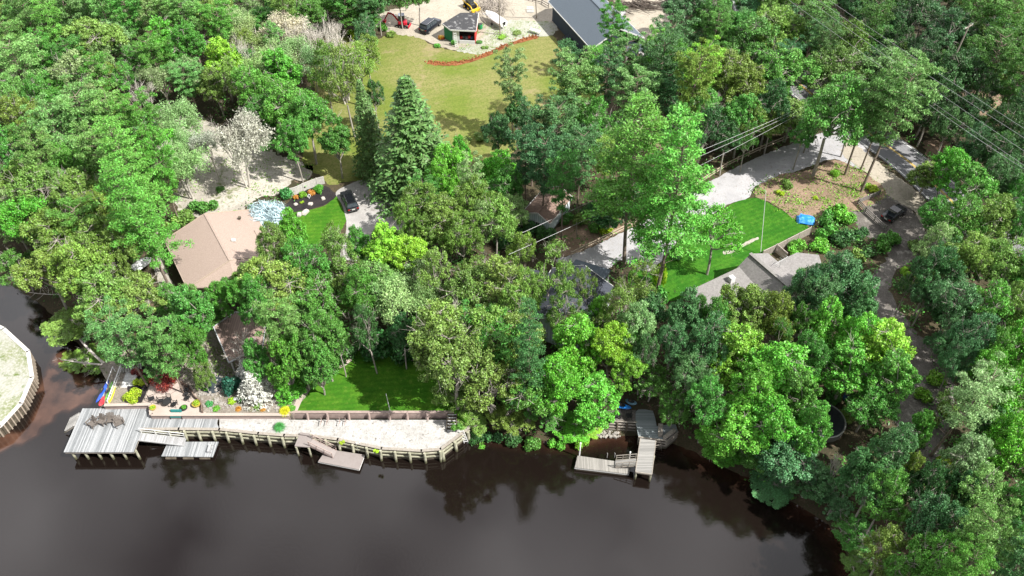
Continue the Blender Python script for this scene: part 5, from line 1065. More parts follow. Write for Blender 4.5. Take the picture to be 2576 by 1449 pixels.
def limb(mb, a, b, r1, r2, n=5, bend=.12, seg=3):
    a = Vector(a); b = Vector(b); L_ = (b - a).length; prev = a
    off = Vector((random.uniform(-1, 1), random.uniform(-1, 1), random.uniform(-.3, .3))) * L_ * bend
    for k in range(1, seg + 1):
        t = k / seg; p = a.lerp(b, t) + off * math.sin(math.pi * t) ; mb.tube(prev, p, r1 + (r2 - r1) * (k - 1) / seg, r1 + (r2 - r1) * t, n, cap=False); prev = p
def protomesh(mb, name, m):
    me = bpy.data.meshes.new(name); me.from_pydata([tuple(v) for v in mb.v], [], mb.f); me.materials.append(m); me.update(); return me

def make_oak(seed, Rr=4.5, H=14, lobes=9, dens=1.0, cz=.64, rz=.36, twigs=16, leaf=.15, inner=.6):
    random.seed(seed); rng_l = np.random.default_rng(seed)
    mb = MB(); top = H * cz; tr = Vector((random.uniform(-.4, .4), random.uniform(-.4, .4), H * (cz - rz * .75)))
    limb(mb, (0, 0, -.3), tr, .26, .2, 8, .04)
    C, Nn, Sz = [], [], []; LC = []
    for i in range(lobes):
        if i == 0: d = np.array([0, 0, 1.0])
        else:
            a = 2 * math.pi * (i * .618 + random.uniform(-.06, .06)); zz = random.uniform(-.45, .75); k = math.sqrt(max(0, 1 - zz * zz)); d = np.array([math.cos(a) * k, math.sin(a) * k, zz])
        rad = random.uniform(.55, .8); c = np.array([d[0] * Rr * rad, d[1] * Rr * rad, top + d[2] * H * rz * rad]); LC.append((c, Rr * random.uniform(.33, .5)))
    for c, lr in LC:
        p = Vector(c); base = tr.lerp(Vector((0, 0, top)), random.uniform(0, .55)); limb(mb, base, p, .15, .05, 5, .15)
        nc = 24
        for q in sph(nc):
            if q[2] < -.6: continue
            cc = c + q * lr * np.array([1, 1, .8]) * random.uniform(.75, 1.1)
            if any(np.linalg.norm(cc - c2) < r2 * .62 for c2, r2 in LC if c2 is not c): continue
            if random.random() < .45: limb(mb, p, cc, .05, .015, 4, .2, 2)
            cr = random.uniform(.4, .8); k = int(100 * dens * random.uniform(.7, 1.3)); o = sph(k) * np.array([1, 1, .75])
            C.append(cc + o * cr * rng_l.uniform(.45, 1.15, (k, 1))); Nn.append(nrm(o * .7 + rng_l.normal(size=(k, 3)) * .55 + np.array([0, 0, .35])))
        k = int(170 * dens * inner); C.append(c + sph(k) * lr * rng_l.uniform(.3, .9, (k, 1))); Nn.append(sph(k))
    for i in range(twigs):
        c, lr = random.choice(LC); e = c + nrm(rng_l.normal(size=3)) * lr * 1.5; limb(mb, c, e, .06, .02, 4, .2, 2)
        for j in range(3): limb(mb, Vector(c).lerp(Vector(e), .6), e + rng_l.normal(size=3) * .5, .025, .008, 3, .2, 2)
    C = np.concatenate(C); Nn = np.concatenate(Nn)
    return protomesh(mb, 'trunk', m_bark), leafmesh('crown', C, Nn, rng_l.uniform(leaf * .65, leaf * 1.25, len(C)), .62, m_leaf), Rr, H, cz
def make_pine(seed, Rr=4.2, H=16, cz=.70, z0=.42, n_br=46, flat=.32, tuft=1.0, leaf=.19, dens=1.35, straight=False):
    """pitch / white pine: tall bare stem, level limbs carrying flat plumes of needles"""
    random.seed(seed); r_ = np.random.default_rng(seed); mb = MB(); lean = Vector((random.uniform(-.5, .5), random.uniform(-.5, .5), 0)) * (0 if straight else 1)
    limb(mb, (0, 0, -.3), lean + Vector((0, 0, H * .96)), .24, .05, 8, .015, 5)
    C, Nn = [], []
    for i in range(n_br):
        t = (i + random.random()) / n_br; z = H * (z0 + (1 - z0) * t); prof = (math.sin(math.pi * min(1, .12 + .9 * (1 - t) ** .8))) ** .6 if not straight else (1 - t) ** .75 + .12
        Ln_ = Rr * prof * random.uniform(.6, 1.08); a = i * 2.4 + random.uniform(-.4, .4); up = random.uniform(-.05, .28) + .35 * t
        b0 = lean * (z / H) + Vector((0, 0, z)); e = b0 + Vector((math.cos(a), math.sin(a), up)) * Ln_
        limb(mb, b0, e, .06, .015, 4, .08, 3)
        npl = max(1, int(Ln_ / 1.0))
        for j in range(npl):
            f = 1 - j * .9 / max(npl, 1) * .85; p = np.array(b0.lerp(e, f)) + r_.normal(size=3) * np.array([.35, .35, .12]); pr = tuft * random.uniform(.65, 1.05); k = int(80 * dens)
            o = sph(k); o[:, 2] = np.abs(o[:, 2]) * .9 - .25; C.append(p + o * np.array([pr, pr, pr * flat * 2.0]) * r_.uniform(.3, 1.05, (k, 1))); Nn.append(nrm(r_.normal(size=(k, 3)) * .7 + np.array([0, 0, .7])))
    for i in range(6):
        z = H * random.uniform(.2, z0); a = random.random() * 6.28; limb(mb, (0, 0, z), Vector((math.cos(a) * 1.5, math.sin(a) * 1.5, z + random.uniform(-.2, .5))), .035, .008, 4, .1, 2)
    C = np.concatenate(C); Nn = np.concatenate(Nn)
    return protomesh(mb, 'trunk', m_barkp), leafmesh('crown', C, Nn, r_.uniform(leaf * .7, leaf * 1.3, len(C)), .36, m_needle), Rr, H, cz
def make_spruce(seed, Rr=4.6, H=20, whorls=34, leaf=.25, droop=.3, z0=.04, nb=9, kk=34):
    random.seed(seed); r_ = np.random.default_rng(seed); mb = MB(); limb(mb, (0, 0, -.3), (0, 0, H), .28, .03, 8, 0, 4); C, Nn = [], []
    for w_ in range(whorls):
        t = w_ / whorls; z = H * (z0 + (1 - z0) * t); Rz = Rr * (1 - t) ** .85 + .12
        for j in range(nb):
            a = w_ * 1.3 + j * 2 * math.pi / nb + random.uniform(-.2, .2); L_ = Rz * random.uniform(.75, 1.1); d = np.array([math.cos(a), math.sin(a), 0]); b0 = np.array([0, 0, z]); s = np.array([-d[1], d[0], 0])
            if w_ % 3 == 0: limb(mb, b0, b0 + d * L_ - np.array([0, 0, L_ * droop * .6]), .04, .01, 3, .03, 2)
            k = int(kk * (.35 + L_ / Rr)); u = r_.uniform(.15, 1, k) ** .7; wv = r_.normal(size=k) * (.16 + .22 * u * L_ * .4)
            p = b0 + d * (u * L_)[:, None] + s * wv[:, None]; p[:, 2] += -droop * L_ * u * u + .12 * np.sin(u * 6) - np.abs(wv) * .35 + r_.normal(size=k) * .06
            C.append(p); Nn.append(nrm(r_.normal(size=(k, 3)) * .45 + np.array([0, 0, .8]) + d * .4))
    C = np.concatenate(C); Nn = np.concatenate(Nn)
    return protomesh(mb, 'trunk', m_barkp), leafmesh('crown', C, Nn, r_.uniform(leaf * .6, leaf * 1.2, len(C)), .4, m_needle), Rr, H, .45
def make_bare(seed, Rr=4, H=14, depth=5, leaves=0, leaf=.13, fork=.38, mbk=None, m=None, th=.2, up=.35, cz=.68):
    random.seed(seed); r_ = np.random.default_rng(seed); mb = MB(); tips = []
    def rec(p, d, L_, r, k):
        e = p + d * L_; limb(mb, p, e, r, r * .62, 6 if k > 3 else 3, .07, 2)
        if k == 0: tips.append(e); return
        if k <= 2: tips.append(e)
        for j in range(3 if k > 1 else 3):
            ax = Vector(r_.normal(size=3)).normalized(); nd = (d + ax * random.uniform(.45, .95) + Vector((0, 0, up * .5))).normalized(); rec(p.lerp(e, random.uniform(.55, 1)), nd, L_ * random.uniform(.58, .82), r * .58, k - 1)
    t0 = Vector((0, 0, H * fork)); limb(mb, (0, 0, -.3), t0, th, th * .8, 8, .03)
    for j in range(4): a = j * 1.6 + random.random(); rec(t0 - Vector((0, 0, random.uniform(0, H * .08))), Vector((math.cos(a) * .5, math.sin(a) * .5, 1)).normalized(), H * .2, th * .6, depth - 1)
    tr = protomesh(mb, 'trunk', mbk or m_barkw)
    if not leaves: return tr, None, Rr, H, cz
    T = np.array([tuple(t) for t in tips]); C = np.repeat(T, leaves, 0) + r_.normal(size=(len(T) * leaves, 3)) * .38; Nn = nrm(r_.normal(size=C.shape) + np.array([0, 0, .5]))
    return tr, leafmesh('crown', C, Nn, r_.uniform(leaf * .7, leaf * 1.3, len(C)), .5, m or m_bloom), Rr, H, cz
def make_shrub(seed, n=1500, leaf=.1, flat=.8, fine=False, asp=.6, m=None, blobs=9):
    random.seed(seed); r_ = np.random.default_rng(seed); mb = MB(); C, Nn = [], []
    for i in range(blobs):
        q = nrm(r_.normal(size=3)); q[2] = abs(q[2]) * .9; c = q * np.array([.6, .6, .6 * flat]) + np.array([0, 0, .35]); limb(mb, (0, 0, -.1), c, .03, .01, 4, .1, 2); k = n // blobs; o = sph(k); C.append(c + o * .42 * r_.uniform(.6, 1.1, (k, 1))); Nn.append(nrm(o * .8 + r_.normal(size=(k, 3)) * .5))
    C = np.concatenate(C); C[:, 2] = np.maximum(C[:, 2], .02)
    return protomesh(mb, 'stems', m_bark), leafmesh('foliage', C, np.concatenate(Nn), r_.uniform(leaf * .7, leaf * 1.3, len(C)), asp, m or m_leaf), 1.0, 1.2, .45
def make_grass(seed, n=900):
    random.seed(seed); r_ = np.random.default_rng(seed); vs = []; fs = []
    for i in range(n):
        a = r_.random() * 6.28; el = r_.uniform(.1, 1.5); L_ = r_.uniform(.7, 1.05); d = np.array([math.cos(a), math.sin(a)]); s = np.array([-d[1], d[0]]) * .018; base = r_.normal(size=2) * .08; k = len(vs)
        r1, z1 = L_ * .55 * math.cos(el), L_ * .6 * math.sin(el) + .15; r2, z2 = L_ * math.cos(el) * 1.05, max(.02, L_ * .9 * math.sin(el) - .15 * math.cos(el))
        vs += [(*(base - s), 0), (*(base + s), 0), (*(base + d * r1 + s), z1), (*(base + d * r1 - s), z1), (*(base + d * r2), z2)]; fs += [(k, k + 1, k + 2, k + 3), (k + 3, k + 2, k + 4)]
    me = bpy.data.meshes.new('blades'); me.from_pydata(vs, [], fs); me.materials.append(m_needle); me.update(); return None, me, 1.0, 1.0, .4

PR = {'O': [make_oak(1), make_oak(2, lobes=11, Rr=4.8), make_oak(3, lobes=8, rz=.33, leaf=.17), make_oak(4, lobes=13, dens=.85, Rr=5), make_oak(5, lobes=7, Rr=4.6, twigs=30, dens=.8)],
      'T': [make_oak(11, lobes=8, dens=.42, twigs=22, leaf=.15, inner=.1), make_oak(12, lobes=9, dens=.5, twigs=18, inner=.1)],
      'M': [make_oak(21, lobes=12, Rr=4, H=14, cz=.6, rz=.44, leaf=.17, dens=1.15, twigs=4), make_oak(22, lobes=10, Rr=4, H=14, cz=.6, rz=.42, leaf=.15, twigs=5)],
      'P': [make_pine(31), make_pine(32, n_br=40, flat=.38, tuft=1.15), make_pine(33, H=14, n_br=52, z0=.38)],
      'W': [make_pine(41, Rr=5, H=24, z0=.35, n_br=78, flat=.22, tuft=1.2, dens=1.3, straight=True, cz=.62), make_pine(42, Rr=5, H=24, z0=.3, n_br=84, flat=.25, tuft=1.1, dens=1.3, straight=True, cz=.6)],
      'S': [make_spruce(51, Rr=4.6, kk=52, droop=.22, leaf=.27), make_spruce(52, Rr=4.2, H=14, whorls=26)],
      'B': [make_bare(61), make_bare(62, depth=5, fork=.45), make_bare(63, depth=5, H=10, fork=.15, th=.25)],
      'F': [make_bare(71, depth=5, leaves=20, leaf=.15, fork=.35), make_bare(72, depth=5, leaves=16, leaf=.15, fork=.3)],
      'X': [make_shrub(81), make_shrub(82, blobs=12, n=1900), make_shrub(83, blobs=7, flat=.6)],
      'Z': [make_shrub(91, n=2600, leaf=.14, asp=.12, blobs=10)],
      'G': [make_grass(95)]}
PR['U'] = [make_spruce(53, Rr=2.2, H=4.5, whorls=13, leaf=.17, droop=.05, z0=.05, nb=8, kk=34)]
COLS = {'ol': (.135, .225, .042), 'ye': (.18, .35, .03), 'br': (.105, .31, .03), 'gr': (.08, .22, .035), 'dk': (.04, .115, .03), 'bg': (.065, .165, .055), 'pa': (.20, .31, .12), 'pg': (.12, .25, .065), 'wp': (.115, .30, .045),
        'gy': (.30, .31, .23), 'tan': (.27, .23, .16), 'sv': (.33, .39, .40), 'wh': (.42, .48, .42), 'rd': (.17, .022, .022), 'yy': (.48, .44, .02), 'lm': (.26, .38, .02), 'te': (.02, .10, .07), 'sp': (.085, .17, .05), 'em': (.05, .23, .06), 'or': (.42, .2, .04)}
LOOK = {'ol': 'olive green', 'ye': 'yellow-green', 'br': 'bright green', 'gr': 'mid green', 'dk': 'very dark green', 'bg': 'bluish dark green', 'pa': 'pale sage green', 'pg': 'soft grey-green', 'wp': 'fresh green', 'gy': 'grey, thinly leaved', 'tan': 'brownish, thinly leaved', 'sv': 'silvery blue', 'wh': 'whitish', 'rd': 'dark red', 'yy': 'golden yellow', 'lm': 'lime green', 'te': 'blue-green', 'sp': 'deep green', 'em': 'emerald green', 'or': 'orange-tinged'}
KIND = {'O': ('oak_tree', 'broad oak tree', 'tree'), 'T': ('oak_tree', 'open branched oak', 'tree'), 'M': ('broadleaf_tree', 'dense leafy tree', 'tree'), 'P': ('pine_tree', 'pitch pine', 'tree'), 'W': ('pine_tree', 'tall white pine', 'tree'), 'S': ('spruce_tree', 'conical spruce', 'tree'), 'B': ('bare_tree', 'bare leafless tree', 'tree'), 'F': ('birch_tree', 'feathery thin tree', 'tree'), 'X': ('shrub', 'rounded shrub', 'shrub'), 'Z': ('shrub', 'weeping spiky shrub', 'shrub'), 'G': ('ornamental_grass', 'tuft of ornamental grass', 'grass tuft'), 'U': ('dwarf_spruce', 'small spruce', 'shrub')}
MARKS = [('the red excavator', 1010, 50), ('the workshop', 1160, 75), ('the navy house', 1500, 60), ('the trench', 1180, 155), ('the upper lawn', 1190, 210), ('the sandy clearing', 590, 450), ('the tan-roofed house', 520, 620), ('the black estate car', 880, 508), ('the mulch bed', 780, 505),
         ('the blue shed', 1378, 520), ('the gravel drive', 1700, 560), ('the side lawn', 1900, 560), ('the grey house', 1870, 700), ('the blue-grey house', 1440, 720), ('the road', 2250, 400), ('the hatchback', 2247, 543), ('the dirt lane', 2230, 740), ('the blue tarpaulin', 2026, 556),
         ('the square deck', 260, 1080), ('the pink patio', 435, 990), ('the brown pavilion', 600, 850), ('the lower lawn', 930, 980), ('the narrow pier', 1625, 1130), ('the shaded deck', 1640, 1060), ('the creek', 130, 850), ('the round pool', 2066, 1068), ('the pale tarpaulin', 2222, 980),
         ('the top left corner', 40, 20), ('the left edge', 0, 420), ('the top right corner', 2540, 20), ('the power lines', 2330, 170), ('the right edge', 2576, 700), ('the lower right corner', 2576, 1430), ('the lower right shore', 2130, 1330), ('the top edge above the road', 1900, 10), ('the lane woods', 2420, 850), ('the dinghy', 358, 670), ('the rail fence', 1850, 410), ('the sandy point', 40, 900)]
for k in PR:
    for p in PR[k]:
        pass
OPEN = [P_LAWN, P_YARD, P_CLEAR, P_PATCH, P_MULCH, P_CONC, P_DRIVE, P_SIDE, P_LITTER, P_SHOULDER, P_PARK, P_LANE, P_DIRTSIDE, P_LOWER, P_GARDEN,
        [(1130, 126), (1210, 90), (1400, 60), (1385, 90), (1330, 100), (1200, 140)], [(425, 600), (500, 530), (640, 530), (640, 640), (560, 690), (450, 720)], [(1390, 20), (1480, -40), (1560, -40), (1625, 85), (1610, 130), (1480, 160), (1330, 80)],
        [(1320, 470), (1440, 470), (1440, 580), (1340, 590)], [(1720, 730), (1880, 630), (2070, 635), (1980, 740), (1800, 800)], [(1100, 20), (1210, 20), (1210, 120), (1100, 120)], [(535, 780), (680, 780), (670, 920), (570, 920)], [(1590, -40), (1700, -40), (1690, 110), (1600, 110)],
        [(1290, 650), (1500, 640), (1550, 780), (1330, 820)], [(1490, 1000), (1720, 1010), (1720, 1120), (1490, 1100)], [(2110, 270), (2200, 310), (2440, 500), (2330, 500), (2130, 340)], [(320, 645), (400, 640), (440, 730), (330, 710)], [(2020, 1020), (2120, 1020), (2140, 1170), (2080, 1180)], [(1550, 380), (1760, 330), (1780, 400), (1600, 440)]]
TREES = []      # (kind, base, radius, height, colour key, px, py)
LABELS = {}
def plant(kind, base, r, h, ck, var=None, label=None, px=None, py=None, lean=(0, 0), rot=None, group=None):
    tr, cr, R0, H0, cz = PR[kind][(var if var is not None else random.randrange(99)) % len(PR[kind])]
    nm, kd, cat = KIND[kind]; root = thing(nm, None, cat, base, random.random() * 6.28 if rot is None else rot, group=group)
    root.rotation_euler[0], root.rotation_euler[1] = lean if lean != (0, 0) else (random.gauss(0, .025), random.gauss(0, .025))
    root.scale = (r / R0, r / R0, h / H0)
    if px and px > 2080 and py < 430: shade = .72  # cloud shade over the upper right woods, put into the leaf colour
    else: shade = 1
    if tr: o = bpy.data.objects.new('trunk' if cat == 'tree' else 'stems', tr); COL.objects.link(o); o.parent = root
    if cr:
        o = bpy.data.objects.new('crown' if cat == 'tree' else 'foliage', cr); COL.objects.link(o); o.parent = root
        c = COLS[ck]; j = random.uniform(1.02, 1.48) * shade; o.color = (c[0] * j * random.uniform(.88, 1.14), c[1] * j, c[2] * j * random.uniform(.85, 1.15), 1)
    TREES.append([root, kind, ck, base, r, h, label, px, py]); return root
def crown_at(kind, px, py, rpx, ck, h=None, var=None, label=None, lean=(0, 0), maxh=None):
    """a tree whose crown is centred on a place of the photograph; its foot is found on the ground below"""
    H0 = {'O': 13, 'T': 13, 'M': 12, 'P': 15, 'W': 22, 'S': 18, 'B': 13, 'F': 12}[kind] if h is None else h
    cz = PR[kind][0][4]
    if h is None: H0 = min(H0, 5 + rpx / 6.5) if kind not in 'WSP' else H0
    for k in range(30):
        b = W(px, py, G + H0 * cz)
        if inpoly(b.x, b.y, SHORE) and shore_dist(b.x, b.y) > .8: break
        H0 *= .92
    H1 = H0
    while H1 > H0 * .38 and kind not in 'BFT':
        b1 = W(px, py, G + H1 * cz); fx, fy = PX((b1.x, b1.y, G))
        if not any(inpoly(fx, fy, P_) for P_ in OPEN): H0 = H1; b = b1; break
        H1 *= .93
    rpx *= .86; z = land_z(b.x, b.y)
    d = (CH - (G + H0 * cz)) / (math.sin(TH) + (py - 724.5) / FD * math.cos(TH)); r = rpx * d / FD
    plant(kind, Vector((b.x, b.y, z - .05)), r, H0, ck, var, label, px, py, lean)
def foot_at(kind, px, py, r, h, ck, **k): b = W(px, py, G); return plant(kind, Vector((b.x, b.y, G - .02)), r, h, ck, px=px, py=py, **k)

T = """
P 45 175 78 pg|P 60 30 55 pg|P 128 62 45 wp|O 235 105 80 ol|O 205 195 75 pa|P 330 30 50 gr|P 262 20 45 pg|P 400 30 55 pg|M 415 115 60 br|O 480 120 52 gr|P 470 40 50 pg
B 560 95 62 gy|B 610 130 50 gy|B 700 30 55 gy|B 745 70 55 gy|B 365 235 45 gy|B 800 100 50 gy|F 520 345 44 gy|F 450 340 44 pa|F 630 65 62 pa|F 645 150 62 pa|F 590 40 45 pa|B 335 205 52 gy|F 400 185 55 pa|P 475 205 50 pg|M 562 165 50 ye|O 585 205 45 ol|O 640 225 55 gr|F 425 285 68 pa|P 225 300 85 pg|P 145 340 60 pg
O 60 300 60 ol|O 25 385 55 gr|P 105 420 55 pg|P 300 300 60 pg|P 360 325 60 gr|W 330 430 88 wp|P 402 425 48 wp|M 440 375 50 br|O 20 250 55 pg|P 20 120 50 pg|O 100 250 50 gr|P 170 30 50 pg|P 210 10 40 pg
O 110 485 85 ol|O 205 505 75 ol|M 60 565 70 br|O 150 600 88 ol|O 250 610 70 ol|O 30 640 60 gr|O 105 665 75 ol|O 210 690 85 ol|O 300 640 60 ol|M 170 790 78 ol|O 250 745 85 ol|O 330 760 88 ol|P 305 832 74 pg|P 400 850 60 pg
P 362 880 36 pg|O 215 865 62 ol|O 160 870 40 ol|M 490 800 60 gr|M 482 862 44 gr|O 430 760 48 gr|O 480 755 34 pg|O 250 540 60 ol|P 260 410 70 pg|O 180 430 60 gr
M 700 200 62 br|O 720 270 82 gr|O 775 305 62 gr|O 690 345 60 gr|O 740 360 45 gr|O 660 290 45 gr|F 700 60 70 gy|B 770 55 78 gy|B 830 50 72 gy|B 850 105 62 gy|F 740 110 55 pa|F 690 120 60 pa|F 780 130 45 pa
F 862 150 55 pa|T 905 165 58 ol|O 925 135 38 ol|O 910 45 48 gr|P 935 20 50 bg|O 915 85 32 bg|O 950 10 35 bg|O 1005 -12 40 gr|O 1050 -15 36 gr|P 860 10 45 gr
M 845 355 46 gr|O 945 250 32 dk|S 930 330 72 sp|M 1140 425 52 br|M 1108 468 42 br|M 1150 395 30 br|O 1060 520 58 ol|O 1110 560 78 ol|O 1200 515 62 ol|O 1245 560 60 ol|P 1190 475 40 pa|O 1030 570 45 ol|O 1170 600 60 ol|O 1060 600 40 ol|T 1215 570 50 pa
P 1290 205 46 pa|P 1430 185 52 bg|P 1450 225 70 pg|P 1400 330 68 bg|P 1340 340 50 bg|P 1492 195 40 wp|P 1545 78 44 gr|P 1565 165 60 pg|P 1590 245 66 pg|P 1520 215 50 bg|T 1500 305 58 gr|P 1325 395 48 bg|P 1370 420 60 bg|M 1300 290 34 dk|O 1255 340 38 bg|P 1460 400 60 bg|P 1420 470 55 gr
O 1250 310 20 dk
P 1685 120 62 bg|P 1700 180 52 gr|P 1760 185 60 ye|P 1645 150 42 wp|O 1850 195 78 ol|O 1890 105 80 gr|O 1730 20 62 bg|O 1800 50 58 gr|O 1950 85 75 ol|O 1990 180 78 gr|P 2050 55 60 pg|O 1960 15 55 ol|O 1870 290 55 gr|O 1780 270 55 gr|P 1680 240 62 bg|T 1740 300 50 gr
O 2100 195 85 ol|O 2060 270 68 gr|O 2130 110 60 ol|O 1940 260 55 dk|P 2090 130 40 pg|O 1830 350 45 dk|O 1770 340 55 dk|M 1700 330 50 gr|P 2240 195 82 pg|P 2215 290 50 pg|O 2150 290 50 dk|O 2020 340 36 gr|T 1880 355 30 gr
P 2200 60 60 gr|O 2300 40 65 bg|O 2380 85 65 bg|P 2450 40 60 gr|P 2530 65 65 wp|O 2400 190 68 bg|P 2490 150 70 gr|P 2555 200 60 gr|O 2350 265 50 dk|O 2170 10 50 bg|O 2250 110 45 dk|O 2320 140 50 bg|O 2440 290 50 dk|O 2390 320 50 bg|O 2530 330 50 dk|O 2480 240 40 dk|O 2570 120 50 gr|O 2500 400 55 bg|O 2450 370 45 bg|O 2560 400 50 bg
M 2332 445 46 ol|M 2385 435 50 br|O 2450 480 68 gr|O 2520 460 60 bg|O 2565 500 50 gr|O 2350 540 48 gr|O 2415 560 68 gr|O 2490 560 75 ol|O 2565 580 60 gr|T 2350 620 45 pa|B 2420 600 40 gy|O 2350 690 60 bg|O 2430 660 70 ol|O 2530 680 80 ol|O 2400 770 70 bg|O 2490 780 75 gr|O 2565 800 65 ol|O 2330 750 42 bg|O 2560 880 60 br
O 2440 860 62 bg|O 2510 900 60 gr|O 2400 920 40 bg|O 2360 860 35 bg|T 2290 710 32 dk
O 2110 702 74 bg|O 2135 725 68 bg|O 2025 755 56 bg|O 1880 782 70 ol|O 1795 812 50 gr|O 1950 800 58 ol|O 2050 760 70 bg|O 1750 800 36 gr|M 2075 825 58 br|M 2150 800 50 bg|M 2200 885 90 ye|M 2130 935 80 br|M 2235 960 66 gr|O 2010 820 40 gr|T 1960 860 40 gr|M 2160 870 60 br|M 2040 900 50 gr
M 1960 950 95 br|M 1850 900 80 ye|O 1780 870 62 bg|O 1790 990 62 gr|M 1870 1050 85 br|M 1950 1050 80 br|O 1740 950 62 bg|M 1720 800 48 bg|O 1690 870 45 bg|M 1900 980 70 br|M 2000 1000 60 gr|M 1800 1080 50 br|O 1700 1000 45 gr|M 1830 1110 50 br
M 1450 870 72 br|M 1540 880 60 ye|M 1570 930 50 ye|M 1400 950 68 br|M 1500 980 72 br|M 1450 1045 55 br|M 1488 1050 34 ye|T 1380 690 62 ol|T 1425 770 52 ol|T 1470 720 34 ol|T 1590 720 55 ol|T 1560 790 62 ol|O 1600 820 55 pa|O 1310 640 45 ol|M 1500 790 30 br|O 1620 900 40 bg|M 1600 860 30 gr|O 1640 960 50 gr
O 1180 745 76 ol|O 1255 720 84 ol|O 1215 850 92 ol|O 1300 850 76 ol|O 1125 860 66 ol|O 1240 945 90 ol|W 1340 870 62 bg|O 1330 960 78 gr|O 1145 950 66 ol|O 1285 1020 66 ol|O 1375 1020 52 gr|O 1180 1010 60 ol|O 1330 740 50 ol|O 1100 990 34 ol|O 1290 790 60 ol
O 630 705 56 ol|O 690 630 52 ol|M 740 590 38 br|O 700 720 90 ol|O 770 680 72 gr|O 810 760 76 gr|P 740 770 80 pg|O 625 745 52 gr|P 700 830 62 pg|O 860 650 62 ol|M 970 635 60 ye|O 905 620 40 gr|M 1015 655 56 ye|F 1010 745 88 pa|F 960 720 60 pa|O 900 735 56 gr|O 750 870 60 gr|O 810 850 62 gr|M 710 900 50 br|M 720 960 42 br|O 850 855 40 gr|O 930 835 48 dk|O 650 770 50 gr|F 1060 740 50 pa|O 1070 820 40 gr|O 1090 700 55 ol|O 1010 835 40 dk
M 790 900 52 gr|M 690 985 30 lm|O 830 610 30 ol|O 575 730 34 gr|M 530 790 44 gr|O 500 920 30 ol|M 560 760 34 gr|M 640 900 36 gr
M 2000 1130 85 bg|M 1960 1190 66 bg|M 2050 1180 62 bg|M 1930 1120 60 gr|M 2040 1080 50 gr|B 2130 1120 42 gy|O 2250 1130 66 bg|O 2210 1200 66 bg|M 2300 1080 36 gr|P 2425 1010 82 pa|M 2540 1020 72 br|M 2540 1130 72 br|O 2430 1160 62 pa|O 2460 1260 76 pg|O 2350 1310 70 bg|O 2240 1245 66 gr|O 2165 1310 60 gr|O 2250 1360 68 ol|O 2350 1400 70 gr|P 2470 1370 76 pg|O 2560 1290 66 gr|P 2560 1420 70 bg|O 2180 1390 56 ol|O 2290 1440 60 gr|O 2110 1240 50 bg|M 2160 1180 40 bg|O 2330 1220 56 dk|O 2400 1240 50 dk|P 2420 1440 60 wp|M 2480 940 50 br|O 2290 1190 36 ol
"""
for row in T.strip().split('\n'):
    for e in row.split('|'):
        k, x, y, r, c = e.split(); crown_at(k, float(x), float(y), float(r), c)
# individually placed trees whose trunks show
foot_at('S', 1052, 478, 8.2, 21, 'sp', var=0, label='tallest conical spruce, dark with pale branch tips, beside the black estate car')
foot_at('O', 1152, 1028, 4.4, 15, 'ol', var=1, label='tall olive oak at the right end of the lower lawn')
foot_at('O', 1118, 965, 4.2, 15, 'ol', var=4, label='olive oak just above the right corner of the lower lawn')
foot_at('M', 1258, 505, 2.9, 9, 'br', var=0, label='bright green conical maple below the upper lawn')
foot_at('W', 1570, 662, 6.2, 27, 'wp', var=0, label='very tall white pine standing at the lower end of the gravel drive', rot=.4)
foot_at('W', 1650, 745, 5.6, 29, 'wp', var=1, label='very tall white pine with ivy on its trunk beside the side lawn', rot=2.0)
foot_at('T', 1778, 690, 3.6, 13, 'br', var=1, label='slender light green birch on the side lawn beside the grey house')
foot_at('W', 424, 716, 4.2, 22, 'wp', var=1, label='tall white pine with long bare trunk leaning left of the tan-roofed house', lean=(0, -.10))
foot_at('O', 2045, 442, 5.0, 19, 'gr', var=0, label='ivy clad oak at the right end of the gravel drive')
foot_at('P', 2125, 440, 3.6, 18, 'pg', var=1, label='leaning pine second from the left among the tall trunks by the road')
foot_at('P', 2166, 482, 4.2, 22, 'pg', var=0, label='tall pine with long bare leaning trunk beside the road', lean=(0, .08))
foot_at('B', 868, 262, 3.0, 19, 'gy', var=1, label='tall dead tree with thick pale trunk on the upper lawn')
foot_at('T', 893, 345, 3.0, 17, 'ol', var=0, label='thin oak with long bare trunk left of the big spruce')
foot_at('T', 840, 305, 2.6, 16, 'ol', var=1, label='slim oak with bare trunk at the left side of the upper lawn')
foot_at('F', 628, 470, 4.0, 17, 'gy', var=0, label='thinly leaved leaning tree with pale twin trunk in the sandy clearing', lean=(.05, -.1))
foot_at('B', 622, 473, 2.6, 16, 'gy', var=0, label='pale bare trunk beside the thinly leaved leaning tree in the clearing', lean=(.0, -.13))
foot_at('F', 486, 500, 3.4, 14, 'pa', var=1, label='pale grey-green thin tree at the left edge of the sandy clearing', lean=(0, -.14))
foot_at('B', 478, 500, 2.2, 12, 'gy', var=1, label='bare pale stem beside the thin tree at the clearing edge', lean=(0, -.16))
foot_at('B', 632, 940, 4.6, 10, 'gy', var=2, label='gnarled bare white tree beside the brown pavilion')
foot_at('O', 795, 395, 2.8, 13, 'gr', var=2, label='oak with bare trunk showing at the left margin of the upper lawn')
foot_at('P', 1708, 385, 3.2, 18, 'ol', var=2, label='pine with long bare pale trunk in the dark woods above the gravel drive')
foot_at('P', 1645, 330, 3.4, 17, 'bg', var=1, label='pine with a leaning bare trunk above the tall white pines')
foot_at('O', 1868, 398, 2.8, 11, 'ol', var=0, label='oak with pale trunk just behind the rail fence')
foot_at('B', 2330, 640, 2.2, 6, 'gy', var=2, label='small white dead snag beside the dirt lane')
